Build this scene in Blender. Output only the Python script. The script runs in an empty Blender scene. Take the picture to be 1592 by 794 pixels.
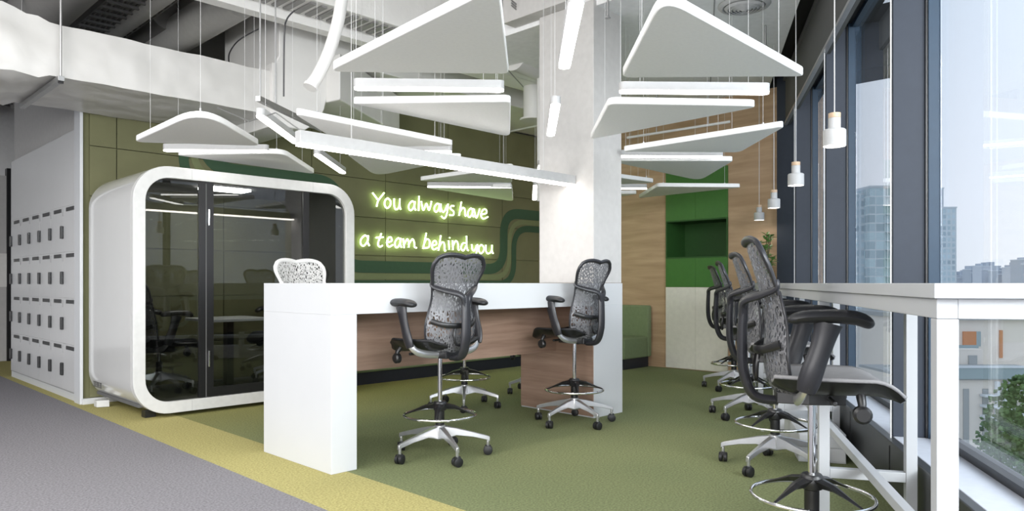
import bpy, bmesh, math, random
from mathutils import Vector, Matrix
random.seed(7)
S = bpy.context.scene
COL = S.collection
PI = math.pi
R = math.radians

# ------------------------------------------------------------------ camera
F = 1124.0; H = 1.05; HY = 440.0; CX = 796.0
YAW = R(45.57)
FW = (math.sin(YAW), math.cos(YAW)); RT = (math.cos(YAW), -math.sin(YAW))
cam = bpy.data.objects.new('camera', bpy.data.cameras.new('camera'))
COL.objects.link(cam)
cam.location = (0, 0, H); cam.rotation_euler = (PI/2, 0, -YAW)
cam.data.sensor_width = 36; cam.data.lens = F/1592*36
cam.data.shift_y = (HY-397)/1592
cam.data.clip_start = .02; cam.data.clip_end = 3000
S.camera = cam

# ------------------------------------------------------------------ view, sky
S.view_settings.view_transform = 'Standard'; S.view_settings.look = 'None'
S.view_settings.gamma = 1; S.view_settings.use_curve_mapping = False
S.view_settings.exposure = 0.38
W = bpy.data.worlds.new('sky'); S.world = W; W.use_nodes = True
nt = W.node_tree; nt.nodes.clear()
tc = nt.nodes.new('ShaderNodeTexCoord'); sp = nt.nodes.new('ShaderNodeSeparateXYZ')
rp = nt.nodes.new('ShaderNodeValToRGB'); bg = nt.nodes.new('ShaderNodeBackground'); out = nt.nodes.new('ShaderNodeOutputWorld')
nt.links.new(tc.outputs['Generated'], sp.inputs[0]); nt.links.new(sp.outputs['Z'], rp.inputs[0])
nt.links.new(rp.outputs[0], bg.inputs[0]); nt.links.new(bg.outputs[0], out.inputs[0])
e = rp.color_ramp.elements
e[0].position = 0.0; e[0].color = (.80, .83, .89, 1)
e[1].position = 0.5; e[1].color = (.66, .76, .90, 1)
m_ = e.new(.1); m_.color = (.80, .84, .93, 1)
bg.inputs[1].default_value = 1.16

def area(name, loc, sx, sy, power, rot=(0, 0, 0), color=(1, 1, 1)):
    l = bpy.data.lights.new(name, 'AREA'); l.shape = 'RECTANGLE'; l.size = sx; l.size_y = sy
    l.energy = power; l.color = color
    o = bpy.data.objects.new(name, l); COL.objects.link(o); o.location = loc; o.rotation_euler = rot
    return o
# fill lights added out of view to brighten the room
area('added_fill_area', (-1.6, 2.8, 3.3), 3.0, 5.0, 210, (0, R(-30), 0), (1, .985, .96))
area('added_fill_area', (1.0, -3.6, 2.7), 6.0, 2.0, 620, (R(72), 0, R(-15)), (.98, .99, 1))
# broad unseen fill light added behind the camera, standing in for daylight
area('added_rear_fill_area', (-7.8, -4.6, 1.0), 9.0, 2.4, 680, (R(97), 0, -YAW), (1, .99, .98))
# ------------------------------------------------------------------ coordinates
def loc2(lat, d): return (FW[0]*d+RT[0]*lat, FW[1]*d+RT[1]*lat)
def at_z(x, y, z):
    d = F*(H-z)/(y-HY); p = loc2((x-CX)/F*d, d); return Vector((p[0], p[1], z))
def at_d(x, y, d):
    p = loc2((x-CX)/F*d, d); return Vector((p[0], p[1], H-(y-HY)*d/F))
def at_V(x, y, V):
    k = (x-CX)/F; return at_d(x, y, V/(FW[1]+RT[1]*k))
def at_U(x, y, U):
    k = (x-CX)/F; return at_d(x, y, U/(FW[0]+RT[0]*k))
WA = math.atan2(FW[1], FW[0])-R(14.6)          # direction of the window wall
WV = Vector((math.cos(WA), math.sin(WA), 0)); WN = Vector((math.sin(WA), -math.cos(WA), 0))
def WD(t, D, z=0): return WV*t+WN*D+Vector((0, 0, z))

# ------------------------------------------------------------------ materials
def lk(nt, a, b): nt.links.new(a, b)
def mat(name, col, rough=.5, metal=0, spec=.5, noise=None, bump=None, emit=None, coat=0):
    m = bpy.data.materials.new(name); m.use_nodes = True; nt = m.node_tree
    b = nt.nodes['Principled BSDF']
    b.inputs['Base Color'].default_value = (*col, 1); b.inputs['Roughness'].default_value = rough
    b.inputs['Metallic'].default_value = metal; b.inputs['Specular IOR Level'].default_value = spec
    if coat: b.inputs['Coat Weight'].default_value = coat; b.inputs['Coat Roughness'].default_value = .08
    if emit: b.inputs['Emission Color'].default_value = (*emit[0], 1); b.inputs['Emission Strength'].default_value = emit[1]
    sc, amt = noise if noise else (20, .04)
    t = nt.nodes.new('ShaderNodeTexCoord'); n = nt.nodes.new('ShaderNodeTexNoise'); n.inputs['Scale'].default_value = sc
    n.inputs['Detail'].default_value = 5
    lk(nt, t.outputs['Object'], n.inputs['Vector'])
    r = nt.nodes.new('ShaderNodeValToRGB'); lk(nt, n.outputs['Fac'], r.inputs[0])
    c = r.color_ramp.elements
    c[0].position = .3; c[0].color = (*[max(0, v*(1-amt)) for v in col], 1)
    c[1].position = .7; c[1].color = (*[min(1, v*(1+amt)) for v in col], 1)
    lk(nt, r.outputs[0], b.inputs['Base Color'])
    if bump:
        n2 = nt.nodes.new('ShaderNodeTexNoise'); n2.inputs['Scale'].default_value = bump[0]; n2.inputs['Detail'].default_value = bump[3] if len(bump) > 3 else 4
        lk(nt, t.outputs['Object'], n2.inputs['Vector'])
        bp = nt.nodes.new('ShaderNodeBump'); bp.inputs['Strength'].default_value = bump[1]; bp.inputs['Distance'].default_value = bump[2] if len(bump) > 2 else .01
        lk(nt, n2.outputs['Fac'], bp.inputs['Height']); lk(nt, bp.outputs[0], b.inputs['Normal'])
    return m
def wood(name, c1, c2, scale, rot=0, rough=.5):
    m = bpy.data.materials.new(name); m.use_nodes = True; nt = m.node_tree; b = nt.nodes['Principled BSDF']
    t = nt.nodes.new('ShaderNodeTexCoord'); mp = nt.nodes.new('ShaderNodeMapping'); mp.inputs['Scale'].default_value = scale
    n = nt.nodes.new('ShaderNodeTexNoise'); n.inputs['Scale'].default_value = 1; n.inputs['Detail'].default_value = 8; n.inputs['Roughness'].default_value = .6
    n.inputs['Distortion'].default_value = .4
    lk(nt, t.outputs['Object'], mp.inputs[0]); lk(nt, mp.outputs[0], n.inputs['Vector'])
    r = nt.nodes.new('ShaderNodeValToRGB'); c = r.color_ramp.elements
    c[0].position = .3; c[0].color = (*c1, 1); c[1].position = .7; c[1].color = (*c2, 1)
    lk(nt, n.outputs['Fac'], r.inputs[0]); lk(nt, r.outputs[0], b.inputs['Base Color']); b.inputs['Roughness'].default_value = rough
    return m
def emis(name, col, st):
    m = bpy.data.materials.new(name); m.use_nodes = True; nt = m.node_tree; nt.nodes.clear()
    e = nt.nodes.new('ShaderNodeEmission'); e.inputs[0].default_value = (*col, 1); e.inputs[1].default_value = st
    o = nt.nodes.new('ShaderNodeOutputMaterial'); lk(nt, e.outputs[0], o.inputs[0]); return m
def glass(name, tint, ior=1.45, boost=1.0):
    m = bpy.data.materials.new(name); m.use_nodes = True; nt = m.node_tree; nt.nodes.clear()
    tr = nt.nodes.new('ShaderNodeBsdfTransparent'); tr.inputs[0].default_value = (*tint, 1)
    g = nt.nodes.new('ShaderNodeBsdfGlossy'); g.inputs['Roughness'].default_value = 0.0; g.inputs[0].default_value = (boost, boost, boost, 1)
    lw = nt.nodes.new('ShaderNodeLayerWeight'); lw.inputs[0].default_value = .5
    pw = nt.nodes.new('ShaderNodeMath'); pw.operation = 'POWER'; pw.inputs[1].default_value = 5; lk(nt, lw.outputs['Facing'], pw.inputs[0])
    f = nt.nodes.new('ShaderNodeMath'); f.operation = 'MULTIPLY_ADD'; f0 = ((ior-1)/(ior+1))**2
    f.inputs[1].default_value = 1-f0; f.inputs[2].default_value = f0; lk(nt, pw.outputs[0], f.inputs[0])
    mx = nt.nodes.new('ShaderNodeMixShader'); o = nt.nodes.new('ShaderNodeOutputMaterial')
    lk(nt, f.outputs[0], mx.inputs[0]); lk(nt, tr.outputs[0], mx.inputs[1]); lk(nt, g.outputs[0], mx.inputs[2]); lk(nt, mx.outputs[0], o.inputs[0])
    return m
def meshmat(name, col, gap, rough=.4, sc=(55, 55, 16)):
    """moulded webbing: branching ribs with open slots between them"""
    m = bpy.data.materials.new(name); m.use_nodes = True; nt = m.node_tree
    b = nt.nodes['Principled BSDF']; b.inputs['Base Color'].default_value = (*col, 1); b.inputs['Roughness'].default_value = rough
    t = nt.nodes.new('ShaderNodeTexCoord'); mp = nt.nodes.new('ShaderNodeMapping'); mp.inputs['Scale'].default_value = sc
    mp.inputs['Rotation'].default_value = (0, R(25), 0)
    n = nt.nodes.new('ShaderNodeTexNoise'); n.inputs['Scale'].default_value = .35; n.inputs['Detail'].default_value = 1
    v = nt.nodes.new('ShaderNodeTexVoronoi'); v.feature = 'DISTANCE_TO_EDGE'; v.inputs['Scale'].default_value = 1.0
    ad = nt.nodes.new('ShaderNodeVectorMath'); ad.operation = 'ADD'
    lk(nt, t.outputs['Object'], mp.inputs[0]); lk(nt, mp.outputs[0], n.inputs['Vector'])
    lk(nt, mp.outputs[0], ad.inputs[0]); lk(nt, n.outputs['Color'], ad.inputs[1]); lk(nt, ad.outputs[0], v.inputs['Vector'])
    g = nt.nodes.new('ShaderNodeMath'); g.operation = 'GREATER_THAN'; g.inputs[1].default_value = gap
    lk(nt, v.outputs['Distance'], g.inputs[0])
    tr = nt.nodes.new('ShaderNodeBsdfTransparent'); mx = nt.nodes.new('ShaderNodeMixShader'); o = nt.nodes['Material Output']
    lk(nt, g.outputs[0], mx.inputs[0]); lk(nt, b.outputs[0], mx.inputs[1]); lk(nt, tr.outputs[0], mx.inputs[2]); lk(nt, mx.outputs[0], o.inputs[0])
    return m
def floor_mat():
    m = bpy.data.materials.new('carpet'); m.use_nodes = True; nt = m.node_tree; b = nt.nodes['Principled BSDF']
    b.inputs['Roughness'].default_value = .95; b.inputs['Specular IOR Level'].default_value = .1
    t = nt.nodes.new('ShaderNodeTexCoord'); s = nt.nodes.new('ShaderNodeSeparateXYZ'); lk(nt, t.outputs['Object'], s.inputs[0])
    def gt(sock, v):
        g = nt.nodes.new('ShaderNodeMath'); g.operation = 'GREATER_THAN'; g.inputs[1].default_value = v; lk(nt, sock, g.inputs[0]); return g.outputs[0]
    def mix(f, a, c):
        x = nt.nodes.new('ShaderNodeMix'); x.data_type = 'RGBA'
        if isinstance(f, float): x.inputs[0].default_value = f
        else: lk(nt, f, x.inputs[0])
        for i, q in ((6, a), (7, c)):
            if isinstance(q, tuple): x.inputs[i].default_value = (*q, 1)
            else: lk(nt, q, x.inputs[i])
        return x.outputs[2]
    n = nt.nodes.new('ShaderNodeTexNoise'); n.inputs['Scale'].default_value = .55; n.inputs['Detail'].default_value = 2
    lk(nt, t.outputs['Object'], n.inputs['Vector'])
    r = nt.nodes.new('ShaderNodeValToRGB'); lk(nt, n.outputs['Fac'], r.inputs[0])
    r.color_ramp.elements[0].position = .40; r.color_ramp.elements[0].color = (.185, .210, .105, 1)
    r.color_ramp.elements[1].position = .62; r.color_ramp.elements[1].color = (.215, .235, .115, 1)
    # woven-in fade from mustard to moss beside the wall bench
    dv = nt.nodes.new('ShaderNodeMapRange'); dv.inputs[1].default_value = 4.5; dv.inputs[2].default_value = 6.3; lk(nt, s.outputs['Y'], dv.inputs[0])
    du = nt.nodes.new('ShaderNodeMapRange'); du.inputs[1].default_value = 6.8; du.inputs[2].default_value = 4.6; lk(nt, s.outputs['X'], du.inputs[0])
    mm = nt.nodes.new('ShaderNodeMath'); mm.operation = 'MULTIPLY'; lk(nt, dv.outputs[0], mm.inputs[0]); lk(nt, du.outputs[0], mm.inputs[1])
    green = mix(mm.outputs[0], r.outputs[0], (.24, .225, .075))
    c = mix(gt(s.outputs['X'], 2.235), (.42, .375, .155), green)
    c = mix(gt(s.outputs['X'], 1.79), (.235, .225, .24), c)
    fn = nt.nodes.new('ShaderNodeTexNoise'); fn.inputs['Scale'].default_value = 90; fn.inputs['Detail'].default_value = 4
    lk(nt, t.outputs['Object'], fn.inputs['Vector'])
    fr = nt.nodes.new('ShaderNodeMapRange'); fr.inputs[1].default_value = .3; fr.inputs[2].default_value = .7; fr.inputs[3].default_value = .72; fr.inputs[4].default_value = 1.28
    lk(nt, fn.outputs['Fac'], fr.inputs[0])
    vm = nt.nodes.new('ShaderNodeVectorMath'); vm.operation = 'SCALE'; lk(nt, c, vm.inputs[0]); lk(nt, fr.outputs[0], vm.inputs['Scale'])
    lk(nt, vm.outputs[0], b.inputs['Base Color'])
    bp = nt.nodes.new('ShaderNodeBump'); bp.inputs['Strength'].default_value = .5; bp.inputs['Distance'].default_value = .006
    lk(nt, fn.outputs['Fac'], bp.inputs['Height']); lk(nt, bp.outputs[0], b.inputs['Normal'])
    return m
def facade(name, wall, glassc, fh, fw, rot=0, wx=.18, wz=.25):
    """curtain wall: floor bands and mullions around dull glass"""
    m = bpy.data.materials.new(name); m.use_nodes = True; nt = m.node_tree; b = nt.nodes['Principled BSDF']
    b.inputs['Roughness'].default_value = .5
    t = nt.nodes.new('ShaderNodeTexCoord'); s = nt.nodes.new('ShaderNodeSeparateXYZ'); lk(nt, t.outputs['Object'], s.inputs[0])
    def cell(sock, size, w):
        d = nt.nodes.new('ShaderNodeMath'); d.operation = 'DIVIDE'; d.inputs[1].default_value = size; lk(nt, sock, d.inputs[0])
        f = nt.nodes.new('ShaderNodeMath'); f.operation = 'FRACT'; lk(nt, d.outputs[0], f.inputs[0])
        g = nt.nodes.new('ShaderNodeMath'); g.operation = 'LESS_THAN'; g.inputs[1].default_value = w; lk(nt, f.outputs[0], g.inputs[0])
        return g.outputs[0]
    ad = nt.nodes.new('ShaderNodeMath'); ad.operation = 'ADD'; lk(nt, s.outputs['X'], ad.inputs[0]); lk(nt, s.outputs['Y'], ad.inputs[1])
    a = cell(s.outputs['Z'], fh, wz); c = cell(ad.outputs[0], fw, wx)
    mx = nt.nodes.new('ShaderNodeMath'); mx.operation = 'MAXIMUM'; lk(nt, a, mx.inputs[0]); lk(nt, c, mx.inputs[1])
    n = nt.nodes.new('ShaderNodeTexWhiteNoise'); n.noise_dimensions = '3D'
    sn = nt.nodes.new('ShaderNodeVectorMath'); sn.operation = 'SNAP'; sn.inputs[1].default_value = (fw, fw, fh)
    lk(nt, t.outputs['Object'], sn.inputs[0]); lk(nt, sn.outputs[0], n.inputs['Vector'])
    gr = nt.nodes.new('ShaderNodeMix'); gr.data_type = 'RGBA'; lk(nt, n.outputs['Value'], gr.inputs[0])
    gr.inputs[6].default_value = (*glassc, 1); gr.inputs[7].default_value = (*[min(1, q*1.9) for q in glassc], 1)
    x = nt.nodes.new('ShaderNodeMix'); x.data_type = 'RGBA'; lk(nt, mx.outputs[0], x.inputs[0]); lk(nt, gr.outputs[2], x.inputs[6]); x.inputs[7].default_value = (*wall, 1)
    lk(nt, x.outputs[2], b.inputs['Base Color']); return m

M = dict(
    carpet=floor_mat(),
    white=mat('white_laminate', (.585, .595, .61), .38, noise=(3, .012)),
    counter=mat('off_white_counter', (.43, .44, .455), .45, noise=(3, .012)),
    panel=mat('white_felt', (.91, .91, .91), .85, noise=(60, .02)),
    wall=mat('white_wall_paint', (.60, .60, .60), .8),
    gwall=mat('grey_wall_paint', (.42, .41, .40), .8),
    column=mat('column_paint', (.56, .545, .53), .7),
    slab=mat('ceiling_slab_paint', (.60, .59, .57), .9, noise=(2, .12), bump=(14, .3)),
    ceil=mat('white_ceiling_paint', (.84, .84, .84), .85),
    beam=mat('beam_paint', (.80, .79, .77), .8, noise=(3, .05), bump=(25, .3)),
    duct=mat('wrapped_duct_foil', (.60, .59, .57), .38, noise=(2.5, .04), bump=(2.6, .9, .07, 1.5)),
    duct2=mat('painted_duct', (.70, .69, .67), .55, noise=(3, .04), bump=(5, .25)),
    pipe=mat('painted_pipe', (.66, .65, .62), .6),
    dpipe=mat('dark_pipe_paint', (.32, .31, .30), .7),  # grey paint of the darker pipes
    tray=mat('galvanised_tray', (.26, .255, .25), .5, .2),
    steel=mat('galvanised_steel', (.45, .45, .45), .4, .8),
    wire=mat('white_wire', (.62, .62, .62), .5),
    olive=mat('olive_upholstered_panel', (.150, .150, .075), .85, noise=(4, .06), bump=(120, .15)),
    stripe1=mat('dark_green_stripe', (.040, .085, .045), .85),
    stripe2=mat('pale_olive_stripe', (.175, .20, .095), .85),
    bench=mat('sage_green_fabric', (.175, .225, .115), .9, noise=(30, .06), bump=(150, .2)),
    bbase=mat('black_plinth', (.012, .014, .022), .5),
    woodw=wood('oak_wall_veneer', (.36, .235, .135), (.52, .36, .225), (1.2, 1.2, 11)),
    woodt=wood('walnut_table_panel', (.22, .135, .095), (.345, .23, .17), (1.6, 1.6, 24)),
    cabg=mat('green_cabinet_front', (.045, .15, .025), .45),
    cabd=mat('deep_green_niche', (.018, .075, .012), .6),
    cabw=mat('cream_cabinet_front', (.66, .635, .565), .5),
    anth=mat('anthracite_window_metal', (.030, .037, .052), .55, 0, .3),
    anth2=mat('blue_grey_profile', (.025, .048, .080), .45, 0, .3),
    blackm=mat('black_metal', (.008, .008, .009), .35),
    bulk=mat('charcoal_blind_box', (.105, .105, .105), .7),
    blackp=mat('black_paint', (.012, .012, .012), .8),
    radiat=mat('dark_radiator_cover', (.035, .037, .038), .35),
    sill=mat('pale_window_sill', (.62, .65, .72), .4),
    grail=mat('aluminium_rail', (.55, .55, .56), .35, .7),
    podw=mat('gloss_white_shell', (.62, .62, .61), .16, coat=.5, noise=(3, .01)),
    podf=mat('satin_white_frame', (.60, .60, .59), .4),
    podin=mat('dark_felt_lining', (.11, .11, .11), .9),
    podg=glass('smoked_glass', (.62, .63, .62), 1.5, 1.0),
    wing=glass('window_glass', (.95, .97, .98), 1.35, .9),
    lock=mat('gloss_locker_front', (.60, .60, .60), .22, noise=(3, .01)),
    lockd=mat('locker_seam', (.36, .36, .36), .6),
    frame=mat('graphite_plastic', (.020, .020, .024), .36),
    black=mat('black_plastic', (.012, .012, .013), .35),
    arm=mat('charcoal_armpad', (.012, .0125, .015), .42),
    web=meshmat('graphite_webbing', (.17, .17, .18), .125, sc=(80, 80, 30)),
    webw=meshmat('white_webbing', (.42, .42, .41), .12, sc=(90, 90, 24)),
    framew=mat('pale_grey_plastic', (.50, .50, .49), .45),
    seatb=mat('black_seat_mesh', (.02, .02, .022), .7, bump=(200, .2)),
    seatg=mat('grey_seat_mesh', (.27, .265, .27), .7, bump=(200, .2)),
    alu=mat('polished_aluminium', (.52, .52, .53), .28, .8),
    chrome=mat('chrome', (.75, .75, .76), .1, 1),
    rubber=mat('caster_rubber', (.010, .010, .011), .5),
    lampw=mat('lamp_housing', (.50, .50, .50), .5),
    lit=emis('led_diffuser', (1, .985, .95), 9.0),
    litbar=emis('led_bar_diffuser', (1, .93, .87), 16.0),
    bulb=emis('warm_bulb', (1, .95, .88), 30.0),
    neon=emis('neon_tube', (.70, 1.0, .40), 8.0),
    ash=wood('ash_ring', (.55, .38, .25), (.68, .50, .34), (20, 20, 20)),
    leaf=mat('leaf', (.10, .22, .045), .5, noise=(20, .3)),
    stem=mat('plant_stem', (.12, .10, .05), .7),
    pot=mat('white_planter', (.68, .68, .66), .5),
    tower=facade('tower_facade', (.74, .80, .84), (.38, .47, .50), 3.2, 3.4, wx=.10, wz=.16),
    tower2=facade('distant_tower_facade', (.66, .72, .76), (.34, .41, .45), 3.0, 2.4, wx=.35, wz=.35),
    blockm=facade('beige_block', (.60, .55, .50), (.20, .22, .22), 3.2, 4.5, wx=.6, wz=.5),
    tband=mat('balcony_slab', (.72, .76, .80), .6),
    beige=mat('beige_render', (.86, .79, .71), .8),
    orange=mat('orange_wall_cladding', (.62, .26, .10), .7),
    railg=mat('grey_glass_balustrade', (.36, .44, .45), .2),
    roofm=mat('flat_roof', (.42, .43, .42), .9),
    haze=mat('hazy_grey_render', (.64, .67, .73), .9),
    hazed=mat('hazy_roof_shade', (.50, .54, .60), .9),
    street=mat('street_ground', (.42, .44, .41), .95, noise=(.06, .3)),
    tree=mat('tree_foliage', (.10, .17, .06), .9, noise=(2, .5), bump=(6, 1)),
    trunk=mat('tree_bark', (.10, .075, .05), .9),
    word=mat('grey_print', (.10, .10, .10), .6),
)

# ------------------------------------------------------------------ mesh helpers
class MB:
    def __init__(s): s.v = []; s.f = []
    def add(s, vs, fs):
        n = len(s.v); s.v += [tuple(p) for p in vs]; s.f += [tuple(i+n for i in q) for q in fs]; return s
    def box(s, a, b):
        (x0, y0, z0), (x1, y1, z1) = a, b
        return s.add([(x0, y0, z0), (x1, y0, z0), (x1, y1, z0), (x0, y1, z0), (x0, y0, z1), (x1, y0, z1), (x1, y1, z1), (x0, y1, z1)],
                     [(0, 3, 2, 1), (4, 5, 6, 7), (0, 1, 5, 4), (1, 2, 6, 5), (2, 3, 7, 6), (3, 0, 4, 7)])
    def prism(s, pts, z0, z1):
        n = len(pts)
        a = sum(pts[i][0]*pts[(i+1) % n][1]-pts[(i+1) % n][0]*pts[i][1] for i in range(n))
        if a < 0: pts = list(reversed(pts))
        vs = [(p[0], p[1], z0) for p in pts]+[(p[0], p[1], z1) for p in pts]
        return s.add(vs, [tuple(reversed(range(n))), tuple(range(n, 2*n))]+[(i, (i+1) % n, n+(i+1) % n, n+i) for i in range(n)])
    def prism_ax(s, pts, y0, y1):
        """outline in XZ, run along Y"""
        n = len(pts)
        a = sum(pts[i][0]*pts[(i+1) % n][1]-pts[(i+1) % n][0]*pts[i][1] for i in range(n))
        if a < 0: pts = list(reversed(pts))
        vs = [(p[0], y0, p[1]) for p in pts]+[(p[0], y1, p[1]) for p in pts]
        return s.add(vs, [tuple(range(n)), tuple(reversed(range(n, 2*n)))]+[(i, n+i, n+(i+1) % n, (i+1) % n) for i in range(n)])
    def ring_ax(s, o, i_, y0, y1):
        n = len(o)
        vs = [(p[0], y0, p[1]) for p in o]+[(p[0], y1, p[1]) for p in o]+[(p[0], y0, p[1]) for p in i_]+[(p[0], y1, p[1]) for p in i_]
        fs = []
        for k in range(n):
            j = (k+1) % n
            fs += [(k, n+k, n+j, j), (2*n+k, 2*n+j, 3*n+j, 3*n+k), (k, j, 2*n+j, 2*n+k), (n+k, 3*n+k, 3*n+j, n+j)]
        return s.add(vs, fs)
    def tube(s, pts, r, n=8, closed=False, flat=1.0, up=None):
        """r: number or list; flat squeezes the section along its second axis"""
        pts = [Vector(p) for p in pts]; m = len(pts)
        rr = r if isinstance(r, (list, tuple)) else [r]*m
        vs = []; prev = None
        for i, p in enumerate(pts):
            if closed: t = pts[(i+1) % m]-pts[i-1]
            else: t = pts[min(i+1, m-1)]-pts[max(i-1, 0)]
            if t.length < 1e-9: t = Vector((0, 0, 1))
            t.normalize()
            if prev is None:
                u0 = Vector(up) if up else (Vector((0, 0, 1)) if abs(t.z) < .9 else Vector((1, 0, 0)))
                a = u0-t*u0.dot(t); a.normalize()
            else:
                a = prev-t*prev.dot(t); a = a.normalized() if a.length > 1e-6 else prev
            prev = a; b = t.cross(a)
            for k in range(n):
                q = 2*PI*k/n; vs.append(p+a*(math.cos(q)*rr[i])+b*(math.sin(q)*rr[i]*flat))
        fs = []
        for i in range(m if closed else m-1):
            j = (i+1) % m
            for k in range(n):
                l = (k+1) % n; fs.append((i*n+k, i*n+l, j*n+l, j*n+k))
        if not closed: fs += [tuple(reversed(range(n))), tuple((m-1)*n+k for k in range(n))]
        return s.add(vs, fs)
    def lathe(s, prof, c=(0, 0, 0), n=24):
        vs = []; m = len(prof)
        for r, z in prof:
            for k in range(n):
                q = 2*PI*k/n; vs.append((c[0]+r*math.cos(q), c[1]+r*math.sin(q), c[2]+z))
        fs = [(i*n+k, i*n+(k+1) % n, (i+1)*n+(k+1) % n, (i+1)*n+k) for i in range(m-1) for k in range(n)]
        fs += [tuple(reversed(range(n))), tuple((m-1)*n+k for k in range(n))]
        return s.add(vs, fs)
    def grid(s, fn, nu, nv, th=0):
        """fn(u,v)->point, u,v in 0..1; th: closed slab with thickness vector from fn2"""
        vs = [fn(i/nu, j/nv) for j in range(nv+1) for i in range(nu+1)]
        fs = [(j*(nu+1)+i, j*(nu+1)+i+1, (j+1)*(nu+1)+i+1, (j+1)*(nu+1)+i) for j in range(nv) for i in range(nu)]
        return s.add(vs, fs)
    def xform(s, mt):
        s.v = [tuple(mt @ Vector(p)) for p in s.v]; return s
    def build(s, name, m, parent=None, smooth=False, bevel=0, solid=0, sub=0):
        me = bpy.data.meshes.new(name); me.from_pydata(s.v, [], s.f); me.update()
        bm = bmesh.new(); bm.from_mesh(me); bmesh.ops.recalc_face_normals(bm, faces=bm.faces); bm.to_mesh(me); bm.free()
        o = bpy.data.objects.new(name, me); COL.objects.link(o); me.materials.append(m)
        if smooth:
            me.polygons.foreach_set('use_smooth', [True]*len(me.polygons))
            try: me.set_sharp_from_angle(angle=R(40))
            except Exception: pass
        if solid:
            q = o.modifiers.new('solid', 'SOLIDIFY'); q.thickness = solid; q.offset = 0
        if sub:
            q = o.modifiers.new('sub', 'SUBSURF'); q.levels = sub; q.render_levels = sub
        if bevel:
            q = o.modifiers.new('bevel', 'BEVEL'); q.width = bevel; q.segments = 2; q.limit_method = 'ANGLE'; q.angle_limit = R(40)
        if parent: o.parent = parent
        return o
def empty(name, loc=(0, 0, 0), rz=0, label=None, cat=None, group=None):
    o = bpy.data.objects.new(name, None); COL.objects.link(o); o.empty_display_size = .1
    o.location = loc; o.rotation_euler = (0, 0, rz)
    if label: tag(o, label, cat, group)
    return o
def tag(o, label, cat, group=None, kind=None):
    if label: o['label'] = label
    if cat: o['category'] = cat
    if group: o['group'] = group
    if kind: o['kind'] = kind
    return o
def struct(o): o['kind'] = 'structure'; return o
def copy_tree(o, parent=None):
    c = o.copy(); COL.objects.link(c)
    if parent: c.parent = parent
    for ch in list(o.children): copy_tree(ch, c)
    return c
def rrect(x0, z0, x1, z1, r, n=8):
    p = []
    for cx, cz, a in ((x1-r, z0+r, -90), (x1-r, z1-r, 0), (x0+r, z1-r, 90), (x0+r, z0+r, 180)):
        for k in range(n+1):
            q = R(a+90*k/n); p.append((cx+r*math.cos(q), cz+r*math.sin(q)))
    return p
def round_poly(pts, rs, n=6):
    out = []; m = len(pts)
    if not isinstance(rs, (list, tuple)): rs = [rs]*m
    for i in range(m):
        p = Vector(pts[i][:2]); a = (Vector(pts[i-1][:2])-p); b = (Vector(pts[(i+1) % m][:2])-p)
        la, lb = a.length, b.length; a.normalize(); b.normalize()
        ang = a.angle(b); t = min(rs[i]/math.tan(ang/2), la*.45, lb*.45); 
        p0 = p+a*t; p1 = p+b*t
        for k in range(n+1):
            s_ = k/n; out.append(tuple(p0*(1-s_)**2+p*2*s_*(1-s_)+p1*s_**2))
    return out
def catmull(pts, n=6, closed=False):
    P = [Vector(p) for p in pts]; m = len(P); o = []
    rng = range(m if closed else m-1)
    for i in rng:
        g = (lambda k: P[k % m]) if closed else (lambda k: P[max(0, min(m-1, k))])
        a, b, c, d = g(i-1), g(i), g(i+1), g(i+2)
        for k in range(n):
            t = k/n; o.append(.5*((2*b)+(c-a)*t+(2*a-5*b+4*c-d)*t*t+(3*b-a-3*c+d)*t**3))
    if not closed: o.append(P[-1].copy())
    return o
def obox(c, ux, sx, sy, z0, z1):
    """box rotated about Z: centre c(xy), direction ux, half-extent along/across"""
    u = Vector((ux[0], ux[1])).normalized(); v = Vector((-u.y, u.x)); c = Vector(c[:2])
    return [tuple(c+u*a*sx+v*b*sy) for a, b in ((-1, -1), (1, -1), (1, 1), (-1, 1))]
def wbox(mb, t0, t1, D0, D1, z0, z1):
    """box aligned with the window wall"""
    return mb.prism([tuple(WD(t, D)[:2]) for t, D in ((t0, D0), (t1, D0), (t1, D1), (t0, D1))], z0, z1)

# ================================================================== SETTING
UW = 7.77; VG = 7.07                      # wood wall plane, green wall plane
fl = struct(MB().box((-9, -9, -.12), (13, 16, 0)).build('floor', M['carpet']))
# cut the floor at the window line: build it as a polygon instead
bpy.data.objects.remove(fl)
p0, p1 = WD(-12, 1.22), WD(8.9, 1.22)
fl = struct(MB().prism([tuple(p0[:2]), tuple(p1[:2]), (p1.x, 16), (p0.x, 16)], -.15, 0).build('floor', M['carpet']))
# slab high over everything, lower white ceiling on the window side
struct(MB().prism([tuple(p0[:2]), tuple(p1[:2]), (p1.x, 16), (p0.x, 16)], 3.85, 4.05).build('ceiling', M['slab']))
a, b = WD(2.9, .74), WD(9.2, .74)
lowc = MB().prism([tuple(WD(4.76, .74)[:2]), tuple(WD(8.53, .74)[:2]), (UW, 5.29), (4.50, 5.29)], 3.22, 3.34)
struct(lowc.build('ceiling_low', M['ceil']))
sm = MB()
for D0 in (.1, -.9, -1.9): wbox(sm, 5.2 if D0 > 0 else 5.9, 8.3, D0, D0+.012, 3.2165, 3.2195)
struct(sm.build('trim_7', M['lockd']))
pf = MB()
for k in range(70): pf.box((-3+k*.1, 5.19, 3.283), (-3+k*.1+.05, 5.46, 3.2995))
struct(pf.build('trim_8', M['tray']))
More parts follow.
